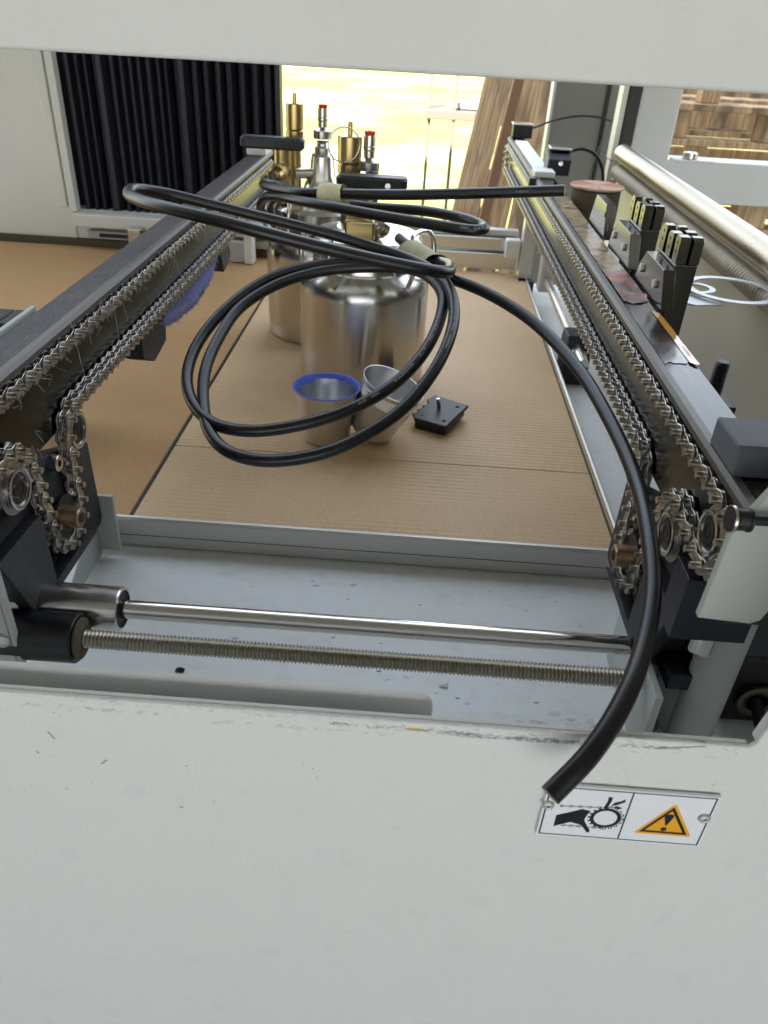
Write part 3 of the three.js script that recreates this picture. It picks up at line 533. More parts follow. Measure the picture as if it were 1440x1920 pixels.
{
  const j = thing('pressure_jar', 'dull steel jar standing farther back at the left', 'steel jar', 'steel pressure jars');
  const x = -0.154, z = -0.945, top = TOP + 0.21; jarBody(j, x, z, 0.081);
  reliefValve(j, -0.189, top - 0.003, 0.162, 0.209, 0.222, -0.945, 0.0125);
  const c = mesh('cone_adapter', lathe([[0.022, 0], [0.0285, 0.004], [0.029, 0.016], [0.0265, 0.024], [0.0195, 0.035], [0.017, 0.06], [0.016, 0.0635], [0.0125, 0.0642], [0.0122, 0.072], [0.0095, 0.0735], [0.0085, 0.076], [0.0085, 0.082], [0, 0.082]], [-0.148, top - 0.003, -0.945], [0, 1, 0], 36), M.steel, j);
  pushFitting(j, 'push_fitting', -0.148, 0.177, -0.945, 0.9, 0.0135);
  mesh('valve_body', cylBetween([-0.203, top - 0.004, -0.915], [-0.203, 0.152, -0.915], 0.0125, 0.0125, 24), M.brass, j);
  const lv = mesh('valve_lever', extY(roundRect(-0.262, -0.17, -0.922, -0.898, 0.007), 0.152, 0.168, [], 0.003), M.black, j);
  for (let i = 0; i < 9; i++) mesh('grip_rib', box(-0.21 + i * 0.0043, -0.2076 + i * 0.0043, 0.154, 0.166, -0.8985, -0.8965, 0.0004), M.black, lv);
  const e = mesh('elbow', lathe(hard([[0, 0], [0.0105, 0], [0.0135, 0.002], [0.0135, 0.006], [0.0115, 0.0065], [0.0115, 0.011], [0.0145, 0.0115], [0.0145, 0.017], [0.011, 0.019], [0.0095, 0.03], [0, 0.03]]), [-0.203, 0.122, -0.915], [-0.25, -0.1, 1], 24), M.brass, j);
  mesh('port', lathe(hard([[0, 0.0302], [0.0062, 0.0302], [0.0062, 0.033], [0, 0.033]]), [-0.203, 0.122, -0.915], [-0.25, -0.1, 1], 18), M.steel, e);
  mesh('side_tee', cylBetween([-0.187, 0.118, -0.93], [-0.16, 0.118, -0.94], 0.008, 0.008, 16), M.steel, j);
}
{ // cups
  const prof = (h, r0, r1) => [[0, 0], [r0 - 0.003, 0], [r0, 0.003], [r1, h - 0.001], [r1 + 0.0012, h], [r1 + 0.0004, h + 0.0008], [r1 - 0.001, h - 0.0005], [r0 - 0.0014, 0.0045], [r0 - 0.004, 0.002], [0, 0.002]];
  const a = [-0.0956, -0.1265, -0.5625], c1 = thing('steel_cup', 'upright steel cup with blue dyed rim', 'cup', undefined, a);
  mesh('cup_wall', lathe(prof(0.069, 0.0285, 0.0398), [0, 0, 0], [0, 1, 0], 56), M.cup, c1);
  const bl = std({ color: L(0.14, 0.2, 0.8), roughness: 0.4, bumpMap: fineGrain, bumpScale: 0.0004 });
  const band = lathe([[0.0412, 0.0684], [0.0414, 0.0694], [0.0406, 0.0703], [0.0392, 0.0698], [0.0376, 0.0660], [0.0367, 0.0605], [0.0362, 0.0602]], [0, 0, 0], [0, 1, 0], 72);
  { const p = band.attributes.position; for (let i = 0; i < p.count; i++) if (p.getY(i) < 0.066) { const t = Math.atan2(p.getZ(i), p.getX(i)), k = 0.0035 * fbm((t / 6.2832 + 1) % 1, 0.3, 14, 3, 3, 121) - (Math.cos(t - 2.9) > 0.3 ? 0.004 : 0) + 0.001, s = 1 + k * 0.16 / 0.038; p.setXYZ(i, p.getX(i) * s, p.getY(i) + k, p.getZ(i) * s); } band.computeVertexNormals(); }
  mesh('blue_rim', band, bl, c1);
  const b = [-0.0348, -0.1265, -0.5685], c2 = thing('steel_cup', 'tilted steel cup with a paper label below its rim', 'cup', undefined, [b[0] - 0.006, b[1] + 0.0106, b[2]]);
  c2.rotation.set(0.06, 0, -0.37);
  mesh('cup_wall', lathe(prof(0.071, 0.0275, 0.0385), [0, 0, 0], [0, 1, 0], 56), M.cup, c2);
  const lg = new THREE.CylinderGeometry(0.0386, 0.0364, 0.0145, 40, 1, true, -1.15, 2.3); lg.translate(0, 0.0588, 0);
  const lt = canvasTex(1024, 160, (c, w, h) => { c.fillStyle = 'rgb(236,233,224)'; c.fillRect(0, 0, w, h); for (let i = 0; i < 300; i++) { c.fillStyle = `rgba(120,110,100,${rnd() * 0.15})`; c.fillRect(rnd() * w, rnd() * h, rr(2, 30), rr(1, 5)); } c.fillStyle = 'rgb(40,40,44)'; c.font = 'bold 112px sans-serif'; c.textBaseline = 'middle'; c.fillText('T73', 130, h / 2 + 6); c.fillText('W', 720, h / 2 + 6); });
  mesh('paper_label', lg, std({ map: lt, roughness: 0.85, side: THREE.DoubleSide }), c2);
}
{ // black fixture plate lying on the cardboard
  const f = thing('fixture_plate', 'small black milled plate with a steel pin lying on cardboard', 'fixture plate', undefined, [0.048, TOP, -0.628]);
  const pts = [[-0.034, 0.026], [-0.037, 0.012], [-0.03, 0.008], [-0.031, 0], [-0.022, -0.004], [-0.024, -0.012], [-0.016, -0.016], [-0.018, -0.03], [-0.008, -0.044], [0.037, -0.014], [0.006, 0.048]];
  mesh('plate', extY(pts, 0.012, 0.0165, [circleHole(0.022, 0.008, 0.0035), circleHole(0.004, -0.033, 0.0035), circleHole(-0.024, -0.018, 0.002)], 0.0008), M.black, f);
  mesh('lower_block', extY([[-0.033, 0.024], [-0.034, 0.013], [-0.012, -0.03], [-0.006, -0.04], [0.032, -0.014], [0.006, 0.043]], 0.0, 0.0118, [], 0.001), M.blackGloss, f);
  mesh('pin', cylBetween([-0.002, 0.016, -0.004], [-0.004, 0.03, -0.004], 0.0026, 0.0026, 14), M.steel, f);
  f.rotation.set(0.02, 0, 0.05); f.position.y += 0.002;
}

// ------------------------------------------------------------------ hoses and masking tape
const HR = 0.0059;
const longHose = curveOf([
  [-0.0215, 0.0947, -0.6737], [-0.0131, 0.0929, -0.6571], [0.0067, 0.0898, -0.6293], [0.0235, 0.0895, -0.5996], [0.035, 0.0965, -0.5626], [0.0366, 0.1089, -0.5005], [0.0304, 0.1168, -0.457], [0.0115, 0.1216, -0.4425], [-0.0386, 0.1314, -0.4308], [-0.0868, 0.1421, -0.4197], [-0.1339, 0.1523, -0.4139], [-0.1836, 0.1595, -0.4233],
  [-0.2288, 0.1614, -0.4464], [-0.2686, 0.1589, -0.4838], [-0.2961, 0.1558, -0.5269], [-0.3025, 0.1524, -0.5701], [-0.2794, 0.1451, -0.5944], [-0.2297, 0.1338, -0.6051], [-0.1832, 0.1239, -0.6111], [-0.1103, 0.1112, -0.6101], [-0.0482, 0.1006, -0.5988], [-0.0098, 0.0957, -0.5792], [0.0178, 0.0927, -0.5493], [0.035, 0.0884, -0.5126],
  [0.0421, 0.08, -0.4732], [0.0405, 0.0666, -0.4358], [0.027, 0.0454, -0.3932], [0.0005, 0.0211, -0.3539], [-0.036, 0.0029, -0.3241], [-0.0721, -0.0076, -0.3052], [-0.1189, -0.0151, -0.2993], [-0.1546, -0.015, -0.31], [-0.1779, -0.0104, -0.3353], [-0.194, 0.0015, -0.377], [-0.2012, 0.0168, -0.421], [-0.1972, 0.0329, -0.4659],
  [-0.1843, 0.0499, -0.5114], [-0.1503, 0.0657, -0.551], [-0.1059, 0.0758, -0.5756], [-0.0466, 0.0814, -0.5863], [-0.0042, 0.0855, -0.5727], [0.0185, 0.085, -0.5443], [0.0314, 0.0779, -0.5057], [0.0275, 0.0622, -0.4612], [0.0117, 0.0433, -0.42], [-0.0159, 0.0249, -0.3846], [-0.0537, 0.011, -0.3576], [-0.0961, 0.0019, -0.3394],
  [-0.1397, -0.0047, -0.3341], [-0.1742, -0.0058, -0.3441], [-0.2035, -0.0011, -0.3751], [-0.2194, 0.0105, -0.4165], [-0.2179, 0.0281, -0.4623], [-0.197, 0.0502, -0.5114], [-0.1576, 0.0705, -0.5597], [-0.1076, 0.0792, -0.5892], [-0.0475, 0.0839, -0.5992], [0.0017, 0.0862, -0.5733], [0.0423, 0.0879, -0.5353], [0.0807, 0.0834, -0.5039],
  [0.1211, 0.0736, -0.456], [0.155, 0.0585, -0.3859], [0.1724, 0.0449, -0.309], [0.1805, 0.0328, -0.2314], [0.1759, 0.0269, -0.1618], [0.1678, 0.0204, -0.1096], [0.1536, 0.0148, -0.0639], [0.1326, 0.0106, -0.0189], [0.11, 0.0021, 0.0134], [0.0888, -0.0126, 0.0306]]);
const shortHose = curveOf([
  [0.1523, 0.1755, -0.5808], [0.0657, 0.1631, -0.6067], [-0.0222, 0.1515, -0.6331], [-0.0974, 0.144, -0.6565], [-0.137, 0.1402, -0.6711], [-0.1692, 0.1361, -0.7036], [-0.1948, 0.1323, -0.7423], [-0.2042, 0.1277, -0.781], [-0.1898, 0.1242, -0.7909], [-0.1552, 0.1243, -0.7499], [-0.1094, 0.1255, -0.7099], [-0.0544, 0.1278, -0.6767],
  [0.0094, 0.1331, -0.6456], [0.0514, 0.1345, -0.6116], [0.0695, 0.1346, -0.5822], [0.0698, 0.1358, -0.5591], [0.0605, 0.1356, -0.5528], [0.0097, 0.1359, -0.5698], [-0.0496, 0.1357, -0.5983], [-0.1002, 0.1355, -0.627], [-0.1426, 0.132, -0.6656], [-0.1776, 0.1247, -0.7198], [-0.2042, 0.1112, -0.7702], [-0.2169, 0.0864, -0.8134], [-0.2048, 0.0624, -0.8458]]);
function textPatch(root, curve, u0, u1, facing, text, px, flip) {
  const n = 60, m = 6, pos = [], uv = [], idx = [], F = V(facing);
  for (let i = 0; i <= n; i++) {
    const u = u0 + (u1 - u0) * i / n, c = curve.getPointAt(u), t = curve.getTangentAt(u), nn = F.clone().addScaledVector(t, -F.dot(t)).normalize(), bb = new THREE.Vector3().crossVectors(nn, t);
    for (let k = 0; k <= m; k++) { const a = (k / m - 0.5) * 0.85, p = c.clone().addScaledVector(nn, Math.cos(a) * (HR + 0.00025)).addScaledVector(bb, Math.sin(a) * (HR + 0.00025)); pos.push(p.x, p.y, p.z); uv.push(flip ? 1 - i / n : i / n, flip ? 1 - k / m : k / m); }
  }
  for (let i = 0; i < n; i++) for (let k = 0; k < m; k++) { const a = i * (m + 1) + k; idx.push(a, a + m + 1, a + 1, a + 1, a + m + 1, a + m + 2); }
  const g = new THREE.BufferGeometry(); g.setAttribute('position', new THREE.Float32BufferAttribute(pos, 3)); g.setAttribute('uv', new THREE.Float32BufferAttribute(uv, 2)); g.setIndex(idx); g.computeVertexNormals();
  const al = canvasTex(1024, 64, (c, w, h) => { c.fillStyle = '#000'; c.fillRect(0, 0, w, h); c.fillStyle = '#fff'; c.font = 'bold ' + Math.round(px * 0.75) + 'px monospace'; c.textBaseline = 'middle'; c.fillText(text, 8, h / 2); c.fillStyle = '#000'; for (let i = 0; i < 500; i++) { c.globalAlpha = rnd(); c.fillRect(rnd() * w, rnd() * h, rr(1, 7), rr(1, 4)); } }, false);
  mesh('printed_text', g, std({ color: L(0.3, 0.3, 0.3), alphaMap: al, transparent: true, roughness: 0.7, side: THREE.DoubleSide }), root);
}
{
  const h = thing('long_hose', 'long black rubber hose coiled in front of jars, free end at warning sign', 'hose');
  mesh('hose_body', tube(longHose, HR, 620, 16), M.rubber, h);
  textPatch(h, longHose, 0.30, 0.345, [0.1, 0.75, 0.65], 'PARKER  TNR  12', 44, true);
  textPatch(h, longHose, 0.545, 0.625, [-0.1, 0.6, 0.8], 'CE 0X    PARKER  J.T  CE 17', 40, true);
  const s = thing('short_hose', 'short black hose folded on the jar lids with free end pointing right', 'hose');
  mesh('hose_body', tube(shortHose, HR, 260, 16), M.rubber, s);
  textPatch(s, shortHose, 0.008, 0.05, [0.1, 0.25, 0.95], '           P A R K E R', 50, true);
  textPatch(s, shortHose, 0.36, 0.455, [0, 0.55, 0.85], 'PARKER HOSE PN 10 BAR MADE 01 NR', 46);
  textPatch(s, shortHose, 0.54, 0.66, [0, 0.5, 0.85], 'IDF CAT 20M F MAX 442646713F', 46, true);
}
function wrap(name, label, curve, u0, u1, rx, ry, off) {       // masking tape band round a bundle of hoses
  const n = 16, m = 26, pos = [], uv = [], idx = [], up = new THREE.Vector3(0, 1, 0);
  for (let i = 0; i <= n; i++) {
    const u = u0 + (u1 - u0) * i / n, c = curve.getPointAt(u).add(V(off)), t = curve.getTangentAt(u), s = new THREE.Vector3().crossVectors(t, up).normalize(), b = new THREE.Vector3().crossVectors(s, t);
    for (let k = 0; k <= m; k++) { const a = k / m * 6.2832, w = 1 + 0.05 * Math.sin(3 * a + i * 0.35) + 0.02 * Math.sin(i * 1.9 + a), sk = 0.0025 * Math.sin(a + 0.6); const p = c.clone().addScaledVector(s, rx * w * Math.cos(a)).addScaledVector(b, ry * w * Math.sin(a)).addScaledVector(t, sk + 0.0008 * (rnd() - 0.5)); pos.push(p.x, p.y, p.z); uv.push(k / m * 0.1, i / n * 0.04); }
  }
  for (let i = 0; i < n; i++) for (let k = 0; k < m; k++) { const a = i * (m + 1) + k; idx.push(a, a + 1, a + m + 1, a + 1, a + m + 2, a + m + 1); }
  const g = new THREE.BufferGeometry(); g.setAttribute('position', new THREE.Float32BufferAttribute(pos, 3)); g.setAttribute('uv', new THREE.Float32BufferAttribute(uv, 2)); g.setIndex(idx); g.computeVertexNormals();
  const mt = M.tape.clone(); mt.side = THREE.DoubleSide;
  return tag(mesh(name, g, mt), label, 'tape');
}
wrap('masking_tape', 'cream masking tape band holding the folded hose by the brass valves', shortHose, 0.199, 0.222, 0.015, 0.0165, [0.004, -0.006, -0.004]);
wrap('masking_tape', 'cream masking tape binding the hose near the brass outlet', longHose, 0.0085, 0.0275, 0.0165, 0.0135, [-0.002, -0.005, 0]);

// ------------------------------------------------------------------ warning sign
{
  const s = thing('warning_sign', 'white two panel warning sign with hand in chain and yellow triangle', 'sign');
  const art = canvasTex(1456, 700, (c, w, h) => {
    const P = (q) => [q[0] * w, q[1] * h], poly = (pts, fill) => { c.fillStyle = fill; c.beginPath(); pts.forEach((q, i) => { const [x, y] = P(q); i ? c.lineTo(x, y) : c.moveTo(x, y); }); c.closePath(); c.fill(); };
    c.fillStyle = 'rgb(236,237,240)'; c.fillRect(0, 0, w, h);
    c.strokeStyle = '#0c0c0e'; c.lineWidth = 14; c.strokeRect(24, 24, w - 48, h - 48);
    c.beginPath(); c.moveTo(w / 2, 22); c.lineTo(w / 2, h - 22); c.stroke();
    const ctr = P([0.3849, 0.5624]), e = P([0.4596, 0.5611]), R = Math.hypot(e[0] - ctr[0], e[1] - ctr[1]);
    // chain lines
    const bead = (x, y, r) => { c.fillStyle = '#0c0c0e'; c.beginPath(); c.arc(x, y, r, 0, 7); c.fill(); c.fillStyle = '#ecedf0'; c.beginPath(); c.arc(x, y, r * 0.5, 0, 7); c.fill(); };
    const dash = (a, b, n) => { c.strokeStyle = '#0c0c0e'; c.lineWidth = 9; c.beginPath(); c.moveTo(...a); c.lineTo(...b); c.stroke(); for (let i = 0; i < n; i++) bead(a[0] + (b[0] - a[0]) * i / (n - 1), a[1] + (b[1] - a[1]) * i / (n - 1), 17); };
    const RC = R * 1.32;
    dash(P([0.1076, 0.3867]), [ctr[0], ctr[1] - RC], 6); dash(P([0.1469, 0.7643]), [ctr[0], ctr[1] + RC], 6);
    // sprocket
    c.fillStyle = '#0c0c0e'; c.beginPath(); c.arc(ctr[0], ctr[1], R * 1.24, 0, 7); c.fill();
    for (let i = 0; i < 18; i++) { const a = i / 18 * 6.2832; if (Math.cos(a) < -0.1) { c.save(); c.translate(ctr[0] + Math.cos(a) * R * 1.3, ctr[1] + Math.sin(a) * R * 1.3); c.rotate(a); c.fillRect(-R * 0.1, -R * 0.1, R * 0.22, R * 0.2); c.restore(); } }
    for (let i = -4; i <= 4; i++) { const a = i / 4 * 1.45; bead(ctr[0] + Math.cos(a) * RC, ctr[1] + Math.sin(a) * RC, 19); }
    c.fillStyle = '#ecedf0'; c.beginPath(); c.arc(ctr[0], ctr[1], R * 0.93, 0, 7); c.fill();
    // hand
    const hand = [[0.0911, 0.5722], [0.1520, 0.5116], [0.2323, 0.4168], [0.2863, 0.4444], [0.2705, 0.5409], [0.2639, 0.6331], [0.2813, 0.7046], [0.3152, 0.8250], [0.3147, 0.8685], [0.3023, 0.8812], [0.2706, 0.7841], [0.2527, 0.7366], [0.1858, 0.6929], [0.0913, 0.8034]];
    c.strokeStyle = '#ecedf0'; c.lineWidth = 12; c.lineJoin = 'round'; c.beginPath(); hand.forEach((q, i) => { const p = P(q); i ? c.lineTo(...p) : c.moveTo(...p); }); c.closePath(); c.stroke();
    poly(hand, '#0c0c0e');
    for (const f of [[[0.3643, 0.1476], [0.3881, 0.1502], [0.3896, 0.2248], [0.3772, 0.3533], [0.3543, 0.3533], [0.3663, 0.2364]], [[0.3898, 0.3296], [0.4107, 0.2426], [0.4413, 0.2175], [0.4626, 0.1717], [0.4706, 0.2217], [0.4311, 0.2869]], [[0.4058, 0.3489], [0.4263, 0.3085], [0.4639, 0.3400], [0.4503, 0.3699]]]) poly(f, '#0c0c0e');
    // triangle
    const tri = (k, col, lw) => { const t = [[0.7624, 0.1969], [0.5856, 0.8000], [0.9215, 0.8040]].map(P), cx = (t[0][0] + t[1][0] + t[2][0]) / 3, cy = (t[0][1] + t[1][1] + t[2][1]) / 3; c.beginPath(); t.forEach((q, i) => { const x = cx + (q[0] - cx) * k, y = cy + (q[1] - cy) * k; i ? c.lineTo(x, y) : c.moveTo(x, y); }); c.closePath(); c.fillStyle = col; c.strokeStyle = col; c.lineWidth = lw; c.lineJoin = 'round'; c.fill(); c.stroke(); };
    tri(0.93, 'rgb(240,172,24)', 34); tri(0.84, '#0e0d0b', 8); tri(0.66, 'rgb(240,172,24)', 6);
    poly([[0.7503, 0.6246], [0.7268, 0.4440], [0.7332, 0.4096], [0.7588, 0.3882], [0.7780, 0.4010], [0.7813, 0.4418], [0.7572, 0.6228]], '#0e0d0b');
    const d = P([0.7486, 0.6922]); c.fillStyle = '#0e0d0b'; c.beginPath(); c.arc(d[0], d[1], 27, 0, 7); c.fill();
    for (let i = 0; i < 60; i++) { c.fillStyle = `rgba(90,90,96,${rnd() * 0.25})`; c.fillRect(rnd() * w, rnd() * h, rr(1, 4), rr(1, 4)); }
  });
  const bw = 0.0972, bh = 0.0468, x0 = 0.0965, y1 = -0.0398;
  mesh('backing_plate', extZ(roundRect(x0 - 0.0005, x0 + bw + 0.0005, y1 - bh - 0.0005, y1 + 0.0008, 0.0015), 0.0006, 0.0022, [], 0.0003), std({ color: L(0.62, 0.62, 0.63), roughness: 0.5 }), s);
  const pg = new THREE.PlaneGeometry(bw, bh); pg.translate(x0 + bw / 2, y1 - bh / 2, 0.0025);
  mesh('printed_face', pg, std({ map: art, roughness: 0.38 }), s);
  for (const q of [[0.099, -0.0576, 0.003], [0.1894, -0.0588, 0.003]]) {
    const m = mesh('rivet', lathe([[0, 0.0012], [0.0012, 0.0012], [0.0014, 0.0021], [0.0026, 0.0019], [0.0036, 0.0008], [0.0038, 0]].reverse(), [q[0], q[1], 0.0026], [0, 0, 1], 22), M.aluRaw, s);
    mesh('rivet_core', cylBetween([q[0], q[1], 0.0034], [q[0], q[1], 0.004], 0.0011, 0.0011, 10), M.black, m);
  }
}

// ------------------------------------------------------------------ right side of the machine
tag(mesh('side_wall', box(0.396, 0.404, -0.158, 0.102, -1.36, -0.03, 0.001), std({ color: L(0.5, 0.45, 0.36), roughness: 0.42, bumpMap: peel, bumpScale: 0.0001 })), 'smooth inner side wall right of the right rail, tinted beige for warm light', 'wall panel');  // beige puts warm light on white paint into the colour
{
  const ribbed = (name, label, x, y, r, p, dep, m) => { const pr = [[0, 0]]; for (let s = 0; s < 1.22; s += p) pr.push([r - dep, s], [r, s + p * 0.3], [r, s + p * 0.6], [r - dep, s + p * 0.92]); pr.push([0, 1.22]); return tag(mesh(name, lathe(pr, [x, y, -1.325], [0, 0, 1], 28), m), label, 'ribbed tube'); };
  ribbed('spiral_tube', 'upper shiny ribbed steel tube running along the right side wall', 0.38, 0.1235, 0.0158, 0.0068, 0.0011, std({ color: L(0.52, 0.46, 0.36), metalness: 1, roughness: 0.34 }));  // golden reflection put into the warm metal colour
  ribbed('spiral_tube', 'lower dusty ribbed tube just below the shiny one', 0.379, 0.09, 0.0145, 0.008, 0.0024, std({ color: L(0.4, 0.35, 0.27), metalness: 0.5, roughness: 0.55 }));
  const p = thing('corner_post', 'white rear corner post with black edge profile at right', 'post');
  mesh('column', box(0.411, 0.49, -0.155, 0.62, -1.46, -1.40, 0.003), M.coat, p);
  mesh('black_profile', box(0.388, 0.4105, 0.1, 0.62, -1.45, -1.39, 0.002), M.black, p);
  mesh('edge_strip', box(0.3765, 0.3875, 0.1, 0.62, -1.44, -1.40, 0.001), M.aluRaw, p);
  mesh('hinge_strip', box(0.376, 0.386, -0.02, 0.0985, -1.43, -1.40, 0.001), M.aluRaw, p);
  const b = thing('rear_beam', 'white horizontal box beam at the right rear', 'beam');
  mesh('beam', box(0.4905, 1.15, 0.03, 0.108, -1.47, -1.405, 0.003), M.coat, b);
  mesh('top_flange', extY(roundRect(0.491, 0.575, -1.4, -1.36, 0.01), 0.109, 0.114, [], 0.001), M.coat, b);
  mesh('bolt', hexPrism([0.525, 0.1142, -1.378], [0, 1, 0], 0.0145, 0.012), M.steel, b);
}
// the three clamps standing on the outer edge of the rail
{
  const faceMat = std({ color: L(0.085, 0.078, 0.065), metalness: 1, roughness: 0.24, bumpMap: fineGrain, bumpScale: 0.0001 });

  const wedge = (root, pts) => { const w = mesh('wedge_plate', extX(pts, 0.2345, 0.246, [], 0.0006), faceMat, root); return w; };
  const screws = (root, zs) => zs.forEach((q) => mesh('screw_head', lathe(hard([[0, 0], [0.0042, 0], [0.0042, 0.0025], [0, 0.0028]]), [0.2344, q[1], q[2]], [-1, 0, 0], 14), M.aluRaw, root));
  const c1 = thing('clamp', 'short plain wedge clamp farthest along the rail beside the round spool', 'clamp', 'clamps on the right rail');
  wedge(c1, [zy([0.2345, 0.1041, -0.8214]), zy([0.2345, 0.1365, -0.8014]), zy([0.2345, 0.1361, -0.735]), zy([0.2345, 0.0975, -0.7176]), zy([0.2345, 0.0845, -0.8335])]);
  mesh('slot', box(0.2338, 0.2344, 0.122, 0.128, -0.735, -0.732, 0), M.black, c1); mesh('slot', box(0.2338, 0.2344, 0.112, 0.118, -0.705, -0.702, 0), M.black, c1);
  const w3 = [zy([0.2345, 0.1182, -0.5366]), zy([0.2345, 0.1337, -0.5203]), zy([0.2345, 0.1329, -0.453]), zy([0.2345, 0.1005, -0.4331]), zy([0.2345, 0.096, -0.5464])];
  const finger = (root, dz) => {
    const T = (p) => [p[0] + dz, p[1]];
    const yb = 0.105, yt = 0.154, zf = -0.4605 + dz, zb = -0.526 + dz;
    mesh('upright_block', box(0.2466, 0.2675, yb - 0.05, 0.1365, zb, zf, 0.001), faceMat, root);
    const outline = (z0, z1, h) => [[z0, 0.1367], [z0, h - 0.003], [z0 - 0.003, h], [z1 + 0.003, h], [z1, h - 0.004], [z1 + 0.002, 0.1367]];
    const pr = (z0, z1, x0, x1, h) => { mesh('prong', extX(outline(z0, z1, h), x0 - 0.0125, x1 - 0.0125, [circleHole(-(z0 + z1) / 2, h - 0.006, 0.0024), circleHole(-(z0 + z1) / 2, h - 0.014, 0.0024)], 0.0006), faceMat, root); };
    pr(zf - 0.001, zf - 0.018, 0.259, 0.269, yt + 0.007); pr(zf - 0.001, zf - 0.015, 0.271, 0.281, yt + 0.007);
    pr(zf - 0.025, zf - 0.043, 0.259, 0.269, yt + 0.005); pr(zf - 0.022, zf - 0.038, 0.271, 0.281, yt + 0.007);
    pr(zf - 0.05, zf - 0.067, 0.259, 0.268, yt + 0.007); pr(zf - 0.05, zf - 0.064, 0.271, 0.28, yt + 0.006);
  };
  const c3 = thing('clamp', 'front tall black pronged clamp nearest the steel loop', 'clamp', 'clamps on the right rail');
  wedge(c3, w3); screws(c3, [[0.2345, 0.116, -0.5224], [0.2345, 0.1154, -0.4683]]); finger(c3, 0);
  mesh('slotted_arm', extX([[-0.45, 0.0], [-0.45, 0.0548], [-0.495, 0.0548], [-0.495, 0.0]], 0.247, 0.266, [], 0.0005), M.black, c3);
  const c2 = thing('clamp', 'middle black pronged clamp between the short wedge and front clamp', 'clamp', 'clamps on the right rail');
  const off = -0.1425;
  wedge(c2, w3.map((p) => [p[0] + off, p[1]])); screws(c2, [[0.2345, 0.116, -0.5224], [0.2345, 0.1154, -0.4683]].map((q) => [q[0], q[1], q[2] + off])); finger(c2, off);
}
{ // flat steel loop, spool, stud
  const c = [0.328, 0.1, -0.517], R = 0.048;
  const l = thing('steel_loop', 'flat grey steel loop beside the front clamp', 'loop', undefined, [c[0], c[1], c[2]]);
  const ring = (r0, r1) => { const s = new THREE.Shape(); s.absarc(0, 0, r1, 0, Math.PI * 2, false); s.holes.push(circleHole(0, 0, r0)); const g = new THREE.ExtrudeGeometry(s, { depth: 0.0016, bevelEnabled: false, curveSegments: 40 }); g.rotateX(-Math.PI / 2); return boxUV(g); };
  mesh('large_ring', ring(R - 0.0085, R), M.galv, l);
  mesh('small_ring', ring(0.0135, 0.0195).translate(-0.034, -0.002, -0.006), M.galv, l);
  mesh('arm', extY([[-0.032, 0.024], [-0.02, 0.042], [-0.05, 0.05], [-0.065, 0.04], [-0.046, 0.015]], -0.004, -0.0022, [], 0.0003), M.galv, l);
  const s = thing('tape_spool', 'round black spool with copper coloured top on the right rail', 'spool');
  mesh('drum', lathe(hard([[0, 0], [0.037, 0], [0.037, 0.05], [0, 0.05]]), [0.275, 0.062, -1.0], [0, 1, 0], 40), M.navy, s);
  const cm = std({ map: tex(256, 256, (u, v) => { const st = Math.floor(u * 5 + 0.3 * (v - 0.5)); const n = fbm(u, v, 8, 8, 4, 141); return mix(st % 2 ? S(178, 120, 102) : S(196, 160, 136), S(120, 80, 66), sm(0.5, 0.8, n) * 0.6); }, true), roughness: 0.5, metalness: 0.3 });
  mesh('copper_top', lathe(hard([[0, 0.0545], [0.0405, 0.0545], [0.0415, 0.0535], [0.0415, 0.0515], [0.038, 0.0502], [0, 0.0502]].reverse()), [0.275, 0.062, -1.0], [0, 1, 0], 48), cm, s);
  mesh('amber_band', lathe([[0.0374, 0.002], [0.0374, 0.048]], [0.275, 0.062, -1.0], [0, 1, 0], 60).scale(1, 1, 1), M.brown, s).visible = true;
  const a = [0.262, 0.0582, -0.3287], b = [0.262, 0.0931, -0.3334], st = thing('threaded_stud', 'black threaded stud standing beside the right rail', 'stud');
  const len = b[1] - a[1], pr = [[0, 0]]; for (let q = 0; q < len - 0.002; q += 0.0022) pr.push([0.0052, q], [0.0062, q + 0.001], [0.0062, q + 0.0013], [0.0052, q + 0.002]); pr.push([0.005, len], [0, len]);
  mesh('thread', lathe(pr, [a[0], a[1], a[2]], [0, 1, 0], 20), M.black, st);
  mesh('stud_foot', box(0.2335, 0.28, a[1] - 0.045, a[1] - 0.0005, a[2] - 0.012, a[2] + 0.012, 0.001), M.black, st);
}
